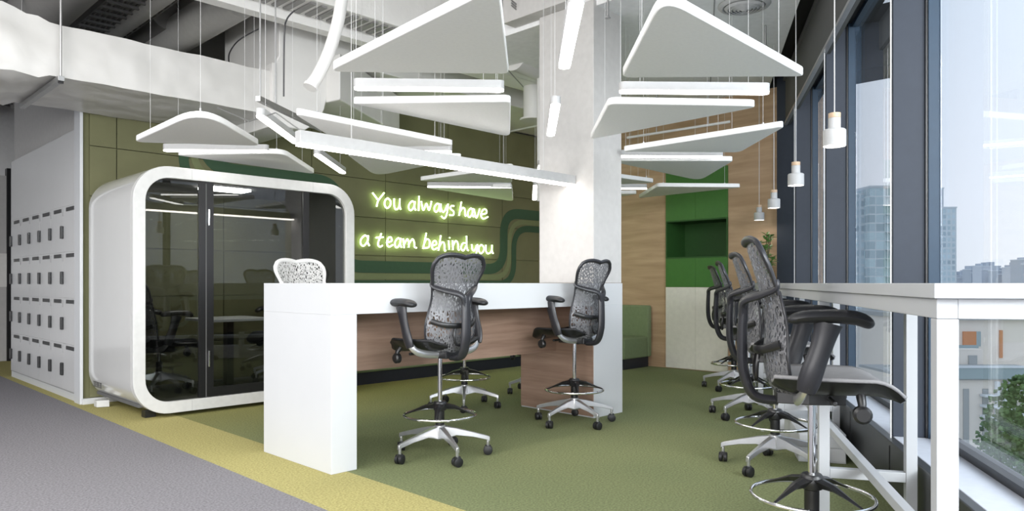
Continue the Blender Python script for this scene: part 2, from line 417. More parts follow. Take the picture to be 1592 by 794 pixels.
# green panelled wall: backing + upholstered tiles as one surface
struct(MB().box((1.875, VG, 0), (UW, VG+.12, 3.16)).build('wall_green', M['olive']))
g = MB(); rows = [.05, .49, .93, 1.37, 1.81, 2.25, 2.69, 3.13]
for j in range(len(rows)-1):
    us = [1.92]
    u = 2.14+(.0 if j % 2 else .0)
    while u < UW-.2: us.append(u); u += .97
    us.append(UW)
    if j in (3, 4, 2): us.append(5.05); us.append(7.0)
    us = sorted(set(round(q, 3) for q in us))
    for a_, b_ in zip(us, us[1:]):
        g.box((a_+.004, VG-.028, rows[j]+.004), (b_-.004, VG+.01, rows[j+1]-.004))
o = g.build('wall_green_padding', M['olive'], bevel=.008); struct(o)
# wood wall
struct(MB().box((UW, 1.6, 0), (UW+.12, VG, 3.3)).build('wall_wood', M['woodw']))
seam = MB()
# corner return between wood wall and window
cA = at_U(1209, 440, UW-.03); cB = at_U(1258, 440, UW-.03)
struct(MB().box((UW-.05, cB.y, 0), (UW, cA.y, 3.3)).build('wall_corner_panel', M['anth']))
# walls left: above lockers, far end, behind
struct(MB().box((1.90, VG+.121, 2.42), (2.08, 9.75, 3.16)).build('wall_locker_top', M['gwall']))
struct(MB().box((1.995, VG+.121, 0), (2.5, 9.7, 2.415)).build('wall_locker_back', M['gwall']))
struct(MB().box((-9, 11.8, 0), (6, 11.95, 3.85)).build('wall_far_left', M['wall']))
struct(MB().box((1.86, 15.8, 0), (13, 15.95, 3.85)).build('wall_far', M['gwall']))
# skirting
struct(MB().box((1.86, VG-.06, 0), (4.0, VG-.028, .05)).build('baseboard_green', M['white'], bevel=.003))
# beam along the room
struct(MB().box((-6, 5.15, 3.30), (4.5, 5.5, 3.85)).build('trim_1', M['beam'], bevel=.01))
struct(MB().box((-6, 5.5, 3.22), (12, 5.62, 3.85)).build('trim_2', M['beam']))
struct(MB().box((4.42, 5.3, 3.22), (12, 5.5, 3.85)).build('trim_3', M['beam']))
# column
col = empty('pillar', (4.645, 3.77, 0), 0, 'white square structural column rising from the end of the bar table to the ceiling', 'column')
MB().box((-.184, -.285, 1.052), (.184, .285, 3.26)).build('shaft', M['column'], col, bevel=.004)
MB().box((-.30, -.10, 3.26), (.22, .60, 3.85)).build('capital', M['column'], col, bevel=.004)

# ------------------------------------------------------------------ window wall
GD, FD = 1.11, .914                       # glass and fin front distances
fins = [-1.80, .05, 2.0, 3.90, 5.85, 7.63]
ends = fins+[8.33]
for i, t in enumerate(fins):
    w = empty('window_%d' % (i+1), WD(t, GD)); struct(w); w.location = (0, 0, 0)
    t1 = ends[i+1]
    fb = MB(); wbox(fb, t, t+.045, FD, GD-.055, .30, 3.0); fb.build('fin', M['anth'], w, bevel=.002)
    fb = MB(); wbox(fb, t-.012, t+.05, GD-.055, GD-.045, .30, 3.0); fb.build('seal', M['blackm'], w)
    fb = MB(); wbox(fb, t-.02, t+.07, GD-.045, GD+.008, .28, 3.0); fb.build('frame', M['anth2'], w, bevel=.002)
    fb = MB(); wbox(fb, t+.07, t1-.02, GD+.0, GD+.012, .32, 3.0); fb.build('pane', M['wing'], w)
    fb = MB(); wbox(fb, t+.07, t1-.02, GD-.02, GD+.05, .285, .335); fb.build('bottom_frame', M['blackm'], w)
    fb = MB(); wbox(fb, t+.045, t1, FD, GD-.0, .262, .30); fb.build('sill', M['sill'], w, bevel=.003)
    fb = MB(); wbox(fb, t+.07, t1-.02, GD-.02, GD+.05, 2.95, 3.0); fb.build('top_frame', M['anth2'], w)
rc = MB(); wbox(rc, -2, 8.3, .872, .914, 0, .30); wbox(rc, -2, 8.3, .914, 1.2, 0, .255)
rc = struct(rc.build('wall_window_base', M['radiat'], bevel=.004))
sm = MB()
for k in range(12): wbox(sm, -1.8+k*.93, -1.8+k*.93+.006, .869, .8725, .02, .28)
struct(sm.build('trim_4', M['blackm']))
bx = MB(); wbox(bx, -2, 8.35, FD-.02, FD+.03, 2.77, 3.26); struct(bx.build('wall_window_head', M['bulk']))
bx = MB(); wbox(bx, -2, 8.35, FD-.035, FD-.0, 2.765, 2.79); struct(bx.build('trim_5', M['grail']))
bx = MB(); wbox(bx, -2, 8.35, FD-.045, FD+.0, 3.245, 3.275); struct(bx.build('trim_6', M['bulk']))
bx = MB(); wbox(bx, -2, 8.6, FD+.03, 1.22, 2.98, 3.85); wbox(bx, -2, 8.6, .70, 1.22, 3.35, 3.85); struct(bx.build('wall_window_top', M['blackp']))

# ================================================================== LARGE THINGS
# ---- bar table
tb = empty('bar_table', (2.135, 3.48, 0), 0, 'long white bar-height table with thick slab ends and walnut panels', 'table')
L, Wd = 2.70, .78
MB().box((0, 0, .875), (L, Wd, 1.05)).build('tabletop', M['white'], tb, bevel=.002)
MB().box((0, 0, 0), (.165, Wd, .875)).build('end_leg', M['white'], tb, bevel=.002)
MB().box((L-.375, 0, 0), (L, Wd, .875)).build('pedestal', M['white'], tb, bevel=.002)
MB().box((L-.385, .004, .012), (L-.3755, Wd-.004, .873)).build('pedestal_panel', M['woodt'], tb)
MB().box((.1655, .38, .50), (L-.386, .40, .873)).build('modesty_panel', M['woodt'], tb)

# ---- office pod
pod = empty('office_pod', (1.90, 5.88, 0), 0, 'white rounded phone booth pod with smoked glass front', 'office pod')
oo = rrect(0, .03, 1.96, 1.965, .27, 10); ii = rrect(.09, .12, 1.87, 1.875, .185, 10); i2 = rrect(.05, .08, 1.91, 1.915, .22, 10)
MB().ring_ax(oo, i2, .06, 1.10).build('shell', M['podw'], pod, smooth=True)
fr = MB().ring_ax(oo, ii, 0, .0595).build('front_frame', M['podf'], pod, smooth=True, bevel=.003)
MB().ring_ax(rrect(.049, .079, 1.911, 1.916, .22, 10), rrect(.06, .09, 1.90, 1.905, .21, 10), .06, 1.09).build('lining', M['podin'], pod, smooth=True)
MB().box((.06, .07, .09), (1.90, 1.09, .115)).build('pod_floor', M['podin'], pod)
MB().prism_ax(rrect(.091, .121, 1.869, 1.874, .184, 10), .030, .036).build('front_glass', M['podg'], pod)
MB().box((.50, .015, .125), (.62, .028, 1.872)).build('door_jamb', M['blackm'], pod)
MB().box((1.43, .015, .125), (1.49, .028, 1.872)).build('door_jamb', M['blackm'], pod)
MB().box((.62, .016, .125), (1.43, .028, .20)).build('door_rail', M['blackm'], pod)
MB().box((.555, .013, .12), (.562, .0149, 1.86)).build('door_gap', M['podin'], pod)
for z in (.37, 1.52): MB().box((.57, -.006, z), (.582, .012, z+.13)).build('door_handle', M['chrome'], pod, bevel=.002)
for x in (.44, 1.52): MB().box((x-.0008, -.0008, .031 if 0 else 1.88), (x+.0008, .0, 1.964)).build('frame_joint', M['lockd'], pod)
MB().box((.44, -.0008, .031), (.4416, .0, .119)).build('frame_joint', M['lockd'], pod)
# foot
MB().prism([(.0, .88), (.09, .85), (.09, .93), (.0, .96)], .003, .06).build('levelling_foot', M['podf'], pod, bevel=.004)
MB().prism([(1.82, .1), (1.90, .1), (1.90, .18), (1.82, .18)], .0, .05).build('levelling_foot', M['blackm'], pod)
MB().prism([(.12, .1), (.20, .1), (.20, .18), (.12, .18)], .0, .05).build('levelling_foot', M['blackm'], pod)
# ventilation / presence box in the ceiling of the pod
MB().box((.75, .45, 1.885), (1.15, .65, 1.904)).build('ceiling_lamp', emis('dim_led', (1, .98, .94), 30.0), pod)
# small lettering low on the side (letters as printed marks)
def stroke_text(parent, name, text, to3, h, r, m, each=True): pass
bk = MB()
for k in range(9):
    w_ = .018; y0 = .98-k*.026
    bk.box((-.0015, y0-w_, .175), (.0, y0, .180)); bk.box((-.0015, y0-w_, .215), (.0, y0, .220))
    bk.box((-.0015, y0-.005, .175), (.0, y0, .22))
    if k % 2: bk.box((-.0015, y0-w_, .195), (.0, y0, .200))
    if k % 3: bk.box((-.0015, y0-w_, .175), (.0, y0-w_+.005, .22))
bk.build('maker_lettering', M['word'], pod)

# ---- lockers
lk_o = empty('locker_bank', (1.86, VG, 0), 0, 'tall bank of glossy white lockers with black handles in four rows', 'lockers')
vh = [at_U(px, 440, 1.86).y-VG for px in (98, 79.6, 63, 46, 32, 18.5)]
pitch = (vh[-1]-vh[0])/5
v0 = at_U(117, 440, 1.86).y-VG; pitch = (vh[-1]-vh[0])/5
MB().box((.005, v0-.01, .07), (.12, v0+6*pitch+.05, 2.41)).build('carcass', M['lockd'], lk_o)
MB().box((0, v0, 1.752), (.03, v0+6*pitch, 2.41)).build('upper_panel', M['lock'], lk_o, bevel=.002)
MB().box((-.012, -.03, .0), (.012, v0-.012, 3.0)).build('side_panel', M['white'], lk_o, bevel=.002)
MB().box((.01, v0-.01, 0), (.12, v0+6*pitch+.05, .065)).build('plinth', M['white'], lk_o)
rows_z = [.08, .498, .916, 1.334, 1.752]
for c in range(6):
    for r_ in range(4):
        y0 = v0+c*pitch; z0 = rows_z[r_]; z1 = rows_z[r_+1]
        d = MB().box((0, y0+.001, z0+.001), (.02, y0+pitch-.001, z1-.001)).build('locker_door', M['lock'], lk_o)
        hy = y0+vh[0]-v0
        MB().box((-.022, hy-.022, z0+.125), (-.0002, hy+.022, z0+.24)).build('handle', M['black'], d, bevel=.004)
        MB().box((-.006, y0+.03, z1-.050), (-.0002, y0+pitch*.66, z1-.016)).build('number_plate', M['black'], d, bevel=.002)
        MB().box((-.006, hy-.010, z1-.085), (-.0002, hy+.008, z1-.022)).build('hinge_tab', M['lockd'], d, bevel=.002)
# ---- far glass door at the left edge
dr = empty('door_1', (0, 0, 0)); struct(dr)
pL = at_V(14.5, 440, 11.7)
MB().box((pL.x-.03, 11.68, 0), (pL.x+.03, 11.8, 2.6)).build('post', M['blackm'], dr)
MB().box((pL.x-1.4, 11.72, 0), (pL.x-.03, 11.79, 2.5)).build('leaf', M['gwall'], dr)
MB().box((pL.x-1.35, 11.70, 1.0), (pL.x-.03, 11.72, 1.45)).build('tinted_band', M['pipe'], dr)
MB().box((pL.x+.02, 11.63, 1.0), (pL.x+.06, 11.68, 1.25)).build('handle', M['blackm'], dr)

# ---- built-in cabinet in wood wall
yA = at_U(1035, 500, UW-.02).y; yB = at_U(1131, 500, UW-.02).y; ym = at_U(1081, 500, UW-.02).y
cb = empty('built_in_cabinet', (UW, yB, 0), 0, 'tall built-in cabinet, green above with an open niche and cream doors below', 'cabinet')
def cbox(mb, ya, yb, z0, z1, x0=-.02, x1=0): return mb.box((x0, yb-yB, z0), (x1-.0005, ya-yB, z1))
for (ya, yb) in ((yA, ym+.001), (ym-.001, yB)):
    cbox(MB(), ya, yb, .01, 1.0).build('lower_door', M['cabw'], cb, bevel=.0015)
    cbox(MB(), ya, yb, 1.003, 1.352).build('middle_door', M['cabg'], cb, bevel=.0015)
    cbox(MB(), ya, yb, 1.818, 2.42).build('upper_door', M['cabg'], cb, bevel=.0015)
n = MB(); D_ = .13
cbox(n, yA, yA-.015, 1.355, 1.815, -D_, 0); cbox(n, yB+.015, yB, 1.355, 1.815, -D_, 0)
# niche recessed: cut the wall there
wallo = bpy.data.objects['wall_wood']; bpy.data.objects.remove(wallo)
w = MB(); w.box((UW, 3.2, 0), (UW+.5, yB, 3.22)); w.box((UW, yA, 0), (UW+.5, VG, 3.22)); w.box((UW, yB, 1.82), (UW+.5, yA, 3.22)); w.box((UW, yB, 0), (UW+.5, yA, 1.35)); w.box((UW+.42, yB, 1.35), (UW+.5, yA, 1.82))
struct(w.build('wall_wood', M['woodw']))
struct(MB().box((UW+.001, 2.2, 3.2215), (UW+.5, VG, 3.849)).build('wall_wood_top', M['blackp']))
struct(MB().box((8.28, VG+.13, 0), (8.4, 15.8, 3.849)).build('wall_far_right', M['gwall']))
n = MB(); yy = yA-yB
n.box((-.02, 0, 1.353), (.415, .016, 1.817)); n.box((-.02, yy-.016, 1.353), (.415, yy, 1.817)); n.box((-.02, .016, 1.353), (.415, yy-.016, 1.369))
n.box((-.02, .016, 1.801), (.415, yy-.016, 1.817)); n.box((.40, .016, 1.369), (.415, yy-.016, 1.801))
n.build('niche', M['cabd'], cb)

# ---- corner bench
bn = empty('corner_bench', (7.16, 6.3, 0), 0, 'sage green upholstered L-shaped bench along the olive and wood walls', 'bench')
vb0 = 5.13-6.3
MB().box((-3.1, 0.03, 0), (.56, .62, .125)).box((.03, vb0+.03, 0), (.56, .03, .125)).build('plinth', M['bbase'], bn)
MB().box((-3.12, 0, .126), (0, .60, .385)).build('seat_cushion', M['bench'], bn, bevel=.02)
MB().box((.0, vb0, .126), (.50, .60, .385)).build('seat_cushion', M['bench'], bn, bevel=.02)
MB().box((-3.12, .61, .126), (.48, .72, .77)).build('backrest', M['bench'], bn, bevel=.02)
MB().box((.51, vb0, .126), (.595, .70, .77)).build('backrest', M['bench'], bn, bevel=.02)

# ---- window bar
wb = empty('window_bar', (0, 0, 0), 0, 'long white high bar counter running along the windows', 'counter')
wb.location = WD(1.70, .48); off = -Vector(wb.location)
def wpart(name, boxes, m, parent=wb, bevel=.002):
    mb = MB()
    for b_ in boxes: wbox(mb, *b_)
    mb.v = [(p[0]+off.x, p[1]+off.y, p[2]) for p in mb.v]
    return mb.build(name, m, parent, bevel=bevel)
TL = 8.0
wpart('countertop', [(1.68, TL, .472, .868, 1.018, 1.05)], M['counter'])
wpart('frame_rail', [(1.70, TL-.02, .482, .522, .975, 1.0175), (1.70, TL-.02, .815, .855, .975, 1.0175), (1.70, 1.74, .522, .815, .975, 1.0175)], M['counter'])
legs = [1.70, 3.26, 4.95, 6.55, 7.9]
for t in legs:
    wpart('leg', [(t, t+.042, .482, .524, 0, .9745)], M['counter'])
    wpart('leg', [(t, t+.042, .813, .855, 0, .9745)], M['counter'])
    wpart('cross_rail', [(t+.002, t+.04, .5245, .8125, .235, .275)], M['counter'])
wpart('foot_rail', [(1.70, TL-.04, .640, .675, .276, .312)], M['counter'])

# ---- low white box under the window bar
lb = empty('floor_box', WD(4.55, .70), WA, 'low white drawer box on the floor under the window bar', 'box')
MB().box((0, -.12, 0), (1.1, .14, .17)).build('body', M['white'], lb, bevel=.003)
for z in (.010, .09): MB().box((-.008, -.115, z), (-.0005, .135, z+.072)).build('drawer_front', M['white'], lb, bevel=.002)

# ================================================================== CHAIRS
def lerp_t(tab, v):
    for (a, x), (b, y) in zip(tab, tab[1:]):
        if v <= b:
            s_ = (v-a)/(b-a); return x+(y-x)*s_
    return tab[-1][1]
def sm_t(tab, v):
    n = len(tab)
    for i in range(n-1):
        if v <= tab[i+1][0] or i == n-2:
            a, b = tab[i], tab[i+1]; s_ = max(0, min(1, (v-a[0])/(b[0]-a[0])))
            pm = tab[max(0, i-1)][1]; pn = tab[min(n-1, i+2)][1]
            return .5*((2*a[1])+(b[1]-pm)*s_+(2*pm-5*a[1]+4*b[1]-pn)*s_*s_+(3*a[1]-pm-3*b[1]+pn)*s_**3)
WT = [(0, .07), (.08, .135), (.2, .180), (.35, .188), (.5, .160), (.62, .152), (.75, .168), (.9, .190), (1, .186)]
YT = [(0, -.10), (.12, -.155), (.3, -.17), (.5, -.165), (.7, -.185), (.85, -.21), (1, -.235)]
def shell_pt(u, v, z0=.60, z1=1.20):
    """u -1..1, v 0..1"""
    w = sm_t(WT, v); y = sm_t(YT, v)+(.075-.03*v)*u*u
    z = z0+(z1-z0)*v
    if v > .8: z += (v-.8)/.2*(.013*math.sin(min(1, abs(u)*1.05)*PI)-.022*abs(u)**8)
    if v < .2: z += (.2-v)/.2*.05*u*u
    return Vector((w*u, y, z))
def make_chair(name, label, dz=0, ring=True, frame='frame', web='web', seat='seatb', base='alu', pan='black'):
    t = empty(name, (0, 0, 0), 0, label, 'chair')
    F_, Wm, Sm, Bm, Pm = M[frame], M[web], M[seat], M[base], M[pan]
    # star base
    MB().lathe([(.020, .10), (.036, .105), (.040, .14), (.034, .185), (.028, .19)], n=20).build('hub', Bm, t, smooth=True)
    for k in range(5):
        a = R(90+72*k+18); c, s_ = math.cos(a), math.sin(a)
        pr = [(.025, .182, .105, .024), (.10, .168, .125, .020), (.20, .142, .112, .015), (.285, .118, .092, .012), (.305, .110, .080, .011)]
        vs = []; 
        for (r, zt, zb, hw) in pr:
            for (w_, z_) in ((-hw*.75, zt), (hw*.75, zt), (hw, zb), (-hw, zb)): vs.append((c*r-s_*w_, s_*r+c*w_, z_))
        fs = [(0, 1, 2, 3), (16, 19, 18, 17)]
        for i in range(4):
            for j in range(4): fs.append((i*4+j, (i+1)*4+j, (i+1)*4+(j+1) % 4, i*4+(j+1) % 4))
        lg = MB().add(vs, fs).tube([(c*.293, s_*.293, .105), (c*.293, s_*.293, .052)], .010, 8)
        lg = lg.build('base_leg', Bm, t, smooth=True, bevel=.003)
        cm = MB(); ca = a+.7+k*1.3
        for sgn in (-1, 1):
            n_ = Vector((math.cos(ca), math.sin(ca), 0)); cc = Vector((c*.293, s_*.293, .028))+n_*sgn*.013
            cm.tube([cc-n_*.011, cc-n_*.008, cc+n_*.008, cc+n_*.011], [.022, .028, .028, .022], 16)
        n2 = Vector((-math.sin(ca), math.cos(ca), 0)); cc = Vector((c*.293, s_*.293, .048))
        cm.tube([cc-n2*.018-n_*0, cc+n2*.018], .012, 10)
        cm.build('caster', M['rubber'], lg, smooth=True)
    if ring:
        MB().tube([(0, 0, .185), (0, 0, .30)], .027, 20).build('lower_column', M['black'], t, smooth=True)
        MB().lathe([(.028, .275), (.038, .28), (.042, .30), (.042, .325), (.034, .335), (.02, .336)], n=20).build('ring_collar', M['black'], t, smooth=True)
        for k in range(4):
            a = R(45+90*k); c, s_ = math.cos(a), math.sin(a)
            vs = []
            for (r, zt, zb, hw) in ((.03, .325, .285, .030), (.09, .312, .285, .022), (.15, .285, .270, .014), (.218, .256, .246, .006)):
                for (w_, z_) in ((-hw, zt-.006), (0, zt), (hw, zt-.006), (0, zb)): vs.append((c*r-s_*w_, s_*r+c*w_, z_))
            fs = [(0, 1, 2, 3), (12, 15, 14, 13)]
            for i in range(3):
                for j in range(4): fs.append((i*4+j, (i+1)*4+j, (i+1)*4+(j+1) % 4, i*4+(j+1) % 4))
            MB().add(vs, fs).build('ring_spoke', M['black'], t, bevel=.002)
        pts = [(.218*math.cos(2*PI*k/48), .218*math.sin(2*PI*k/48), .251) for k in range(48)]
        MB().tube(pts, .0085, 10, closed=True, flat=.8).build('foot_ring', M['chrome'], t, smooth=True)
        MB().tube([(0, 0, .33), (0, 0, .605)], .014, 16).build('gas_lift', M['chrome'], t, smooth=True)
    else:
        MB().tube([(0, 0, .185), (0, 0, .27)], .026, 16).build('lower_column', M['black'], t, smooth=True)
        MB().tube([(0, 0, .27), (0, 0, .605+dz)], .014, 16).build('gas_lift', M['chrome'], t, smooth=True)
    up = []
    def P(o): up.append(o); return o
    # mechanism
    mm = MB().prism([(-.055, -.13), (.055, -.13), (.075, -.02), (.055, .11), (-.055, .11), (-.075, -.02)], .602, .645)
    mm.tube([(-.19, .05, .628), (.19, .05, .628)], .009, 8).tube([(0, 0, .598), (0, 0, .61)], .026, 16)
    P(mm.build('tilt_mechanism', M['black'], t, bevel=.006))
    for sx in (-1, 1):
        P(MB().tube([(sx*.205, .13, .60), (sx*.212, .13, .60), (sx*.235, .13, .60), (sx*.243, .13, .60)], [.024, .031, .031, .022], 18).build('tension_knob', M['black'], t, smooth=True))
        P(MB().tube([(sx*.20, .13, .66), (sx*.222, .13, .635), (sx*.222, .13, .61)], [.016, .014, .012], 10).build('knob_stem', M['black'], t, smooth=True))
    # seat
    def sw(v): return sm_t([(0, .185), (.25, .225), (.6, .235), (.85, .215), (1, .16)], v)
    def seat_top(u, v, dzz=0, k=1.0):
        uu = u*2-1; y = -.15+.46*v
        z = .690+.012*v+.028*abs(uu)**3*(1-v*.6)-(.060*((v-.72)/.28)**2 if v > .72 else 0)-.010*(1-abs(uu))*(1-abs(v-.4))
        return Vector((sw(v)*uu*k, y+(.0 if v < 1 else 0)-.03*v*uu*uu*v, z+dzz))
    P(MB().grid(lambda u, v: seat_top(u, v, 0, .96), 16, 16).build('seat', Sm, t, smooth=True, solid=.012))
    pm = MB(); N = 16
    vs = [seat_top(i/N, j/N, -.008, 1.0) for j in range(N+1) for i in range(N+1)]
    vs2 = []
    for j in range(N+1):
        for i in range(N+1):
            p = seat_top(i/N, j/N, -.008, 1.0); e_ = max(abs(i/N*2-1), abs(j/N*2-1)); q = 1-e_**4
            vs2.append(Vector((p.x*.93, p.y*.95, p.z-.012-.030*q)))
    n0 = len(vs); f1 = [(j*(N+1)+i, j*(N+1)+i+1, (j+1)*(N+1)+i+1, (j+1)*(N+1)+i) for j in range(N) for i in range(N)]
    f2 = [tuple(reversed([k+n0 for k in q])) for q in f1]
    edge = [i for i in range(N+1)]+[j*(N+1)+N for j in range(1, N+1)]+[N*(N+1)+i for i in range(N-1, -1, -1)]+[j*(N+1) for j in range(N-1, 0, -1)]
    f3 = [(edge[i], edge[(i+1) % len(edge)], edge[(i+1) % len(edge)]+n0, edge[i]+n0) for i in range(len(edge))]
    P(MB().add(vs+vs2, f1+f2+f3).build('seat_pan', Pm, t, smooth=True))
    # back shell
    P(MB().grid(lambda u, v: shell_pt(u*2-1, v), 20, 28).build('back_shell', Wm, t, smooth=True, solid=.004))
    # rim following the outline of the shell
    low = [shell_pt(-1, v) for v in [1-.05*k for k in range(6, 21)]]+[shell_pt(u, 0) for u in (-.5, 0, .5)]+[shell_pt(1, v) for v in [.05*k for k in range(0, 15)]]
    P(MB().tube(low, .006, 8).build('shell_rim', F_, t, smooth=True))
    top = [shell_pt(-1, .68+.032*k) for k in range(0, 10)]+[shell_pt(-1+.1*k, 1.0) for k in range(1, 20)]+[shell_pt(1, .968-.032*k) for k in range(0, 10)]
    top = [p+Vector((0, -.006, 0)) for p in top]
    P(MB().tube(top, [.010+.006*math.sin(PI*i/(len(top)-1)) for i in range(len(top))], 10, flat=.75).build('upper_frame', F_, t, smooth=True))
    yk = MB()
    for sx in (-1, 1):
        a = shell_pt(sx, .72)+Vector((0, -.006, 0))
        yk.tube(catmull([a+Vector((0, 0, .03)), a, a+Vector((-sx*.050, -.040, -.022)), Vector((sx*.035, -.242, .982)), Vector((sx*.010, -.248, .93)), Vector((0, -.248, .86))], 5), [.011+.009*min(1, k/12) for k in range(26)], 10, flat=.7)
    yk.tube(catmull([(0, -.244, .975), (0, -.250, .84), (0, -.244, .71), (0, -.205, .62), (0, -.12, .605)], 5), [.029+.004*math.sin(k/20*PI) for k in range(21)], 12, flat=.6, up=(1, 0, 0))
    P(yk.build('back_spine', F_, t, smooth=True))
    lum = MB().tube(catmull([(-.165, -.13, .83), (-.10, -.185, .805), (0, -.205, .80), (.10, -.185, .805), (.165, -.13, .83)], 5), .016, 8, flat=.35, up=(0, 0, 1))
    lum.tube(catmull([(-.03, -.19, .80), (-.05, -.20, .74), (-.03, -.20, .69), (.03, -.20, .69), (.05, -.20, .74), (.03, -.19, .80)], 5), .008, 8)
    P(lum.build('lumbar_support', M['black'], t, smooth=True))
    for sx in (-1, 1):
        P(MB().tube(catmull([(sx*.03, -.06, .622), (sx*.15, -.07, .632), (sx*.225, -.065, .655), (sx*.262, -.05, .70)], 5), [.022]*10+[.020]*6, 10, flat=.55).build('arm_bracket', M['alu'], t, smooth=True))
        ar = P(MB().tube(catmull([(sx*.258, -.055, .675), (sx*.270, -.035, .75), (sx*.272, -.005, .84), (sx*.272, .015, .915)], 5), [.030, .033, .036, .038, .038, .038, .037, .036, .036, .036, .037, .038, .040, .043, .046, .048], 12, flat=.5, up=(0, 1, 0)).build('arm_post', F_, t, smooth=True))
        pad = MB(); pp = catmull([(sx*.272, -.115, .922), (sx*.272, -.06, .934), (sx*.270, .03, .938), (sx*.262, .11, .930), (sx*.252, .155, .905)], 5)
        pad.tube(pp, [.012, .024, .031, .036, .039, .041, .042, .042, .042, .043, .044, .044, .045, .045, .045, .044, .043, .040, .036, .028, .012], 14, flat=.55, up=(1, 0, 0))
        P(pad.build('armpad', M['arm'], t, smooth=True))
    if dz:
        for o in up: o.location.z += dz
    return t
def place(o, p, face, label=None, group=None):
    """face: direction vector the sitter looks in"""
    o.location = (p[0], p[1], 0); o.rotation_euler = (0, 0, math.atan2(face[1], face[0])-PI/2)
    if label: o['label'] = label
    if group: o['group'] = group
    return o
stool = make_chair('bar_stool', 'x')
GT = 'mesh-backed stools around the bar table'
place(stool, at_d(684, 440, 4.40), (.04, 1), 'graphite mesh-back bar stool at the front left of the bar table', GT)
s2 = copy_tree(stool); place(s2, at_d(893, 440, 5.44), (-.03, 1), 'graphite mesh-back bar stool in front of the white pillar end of the bar table', GT)
s3 = copy_tree(stool); place(s3, at_d(722, 440, 6.15), (.2, -1), 'dark bar stool behind the bar table, only its ring and wheels in view', GT)
sw_ = make_chair('bar_stool', 'x', frame='framew', web='webw', seat='seatg')
place(sw_, at_d(489, 440, 4.98), (0.02, -1), 'pale grey mesh-back bar stool behind the left end of the bar table', GT)
sg = make_chair('bar_stool', 'x', seat='seatg')
GW = 'mesh-backed stools in a row at the window bar'
def nd(dx): v = WN+WV*dx; return (v.x, v.y)
place(sg, at_d(1262, 440, 2.72), nd(.0), 'nearest dark stool with grey seat at the window bar', GW)
s5 = copy_tree(sg); place(s5, at_d(1205, 440, 4.12), nd(.05), 'second stool from the front in the row at the window bar', GW)
s6 = copy_tree(sg); place(s6, at_d(1164, 440, 5.70), nd(-.05), 'third stool from the front in the row at the window bar', GW)
s7 = copy_tree(sg); place(s7, at_d(1141, 440, 7.20), nd(.08), 'farthest stool at the window bar, by the cream cabinet', GW)
low = make_chair('office_chair', 'x', dz=-.25, ring=False)
place(low, at_d(838, 440, 6.95), (-1, -.5), 'low dark office chair behind the walnut pedestal, one leg tip showing')
pc1 = copy_tree(low); place(pc1, (2.28, 6.42), (1, .1), 'dark office chair inside the pod on the left of the small table', 'chairs inside the glass pod')
pc2 = copy_tree(low); place(pc2, (3.42, 6.46), (-1, .1), 'dark office chair inside the pod on the right of the small table', 'chairs inside the glass pod')
for c in (pc1, pc2): c.location.z = .116

# pod table
pt = empty('meeting_table', (2.88, 6.42, .116), 0, 'small white table on a dark leg inside the glass pod', 'table')
MB().prism(rrect(-.29, -.30, .29, .30, .06, 6), .60, .622).build('tabletop', M['white'], pt, bevel=.003)
MB().box((-.03, -.04, .02), (.03, .04, .60)).build('leg', M['blackm'], pt)
MB().box((-.16, -.22, 0), (.16, .22, .02)).build('foot', M['blackm'], pt, bevel=.004)

# ================================================================== CEILING RAFT
ZP = 2.10; TH = .042
def top_at(p):
    if p[0] > 4.49 and p[1] < 5.30: return 3.22
    if 5.94 < p[1] < 7.07 and p[0] < 3.9: return 2.9
    return 3.80
def panel(pix, rs, label, name='acoustic_panel', z=ZP, wires=True):
    P3 = [at_z(x, y, z) for x, y in pix]; c = sum(P3, Vector())/len(P3)
    o = empty(name, (c.x, c.y, z), 0, label, 'ceiling panel', 'white triangular acoustic panels hung under the ceiling')
    loc = [(p.x-c.x, p.y-c.y) for p in P3]
    MB().prism(round_poly(loc, rs, 8), 0, TH).build('board', M['panel'], o, smooth=True, bevel=.006)
    if wires:
        for x, y in loc:
            x *= .72; y *= .72; tz = top_at((c.x+x, c.y+y))-z
            MB().tube([(x, y, TH), (x, y, tz)], .0012, 6).build('suspension_wire', M['wire'], o)
            MB().tube([(x, y, TH), (x, y, TH+.02)], .008, 10).build('wire_clip', M['steel'], o)
    return o
panel([(508, 112), (791, 115), (776, -22)], [.05, .04, .05], 'large triangular white panel at the top centre, left of the pillar')
panel([(545, 161), (794, 158), (793, 213)], [.02, .04, .05], 'white triangular panel directly under the large top centre one')
panel([(455, 176), (712, 227), (540, 229)], [.03, .05, .10], 'long white triangular panel just above the long lamp of the bar table')
panel([(540, 241), (584, 274), (722, 246)], [.04, .12, .04], 'small white triangle showing just below the long table lamp')
panel([(650, 281), (798, 260), (796, 284)], [.03, .05, .05], 'white panel above the words of the neon sign, upper of two')
panel([(662, 292), (796, 291), (798, 313)], [.03, .05, .05], 'white panel above the words of the neon sign, lower of two')
panel([(206, 221), (313, 172), (406, 227)], [.06, .16, .08], 'white triangular panel hanging above the left of the glass pod')
panel([(272, 241), (440, 238), (492, 271)], [.03, .14, .05], 'thin white triangular panel right over the pod frame')
panel([(966, 121), (1254, 119), (1030, -4)], [.06, .03, .07], 'large triangular white panel at the top right, beside the windows')
panel([(917, 217), (946, 161), (1186, 165)], [.03, .06, .05], 'white panel crossing in front of the upper pillar')
panel([(962, 236), (1222, 196), (1150, 237)], [.04, .03, .08], 'white triangular panel pointing right at the window pendants')
panel([(945, 250), (1140, 250), (1088, 281)], [.04, .04, .10], 'white triangular panel under the lamp right of the pillar')
panel([(900, 268), (1022, 284), (950, 287)], [.04, .06, .05], 'sliver of a white panel just right of the pillar')
panel([(992, 308), (1022, 290), (1156, 291)], [.03, .05, .04], 'white panel in front of the green cabinet top')
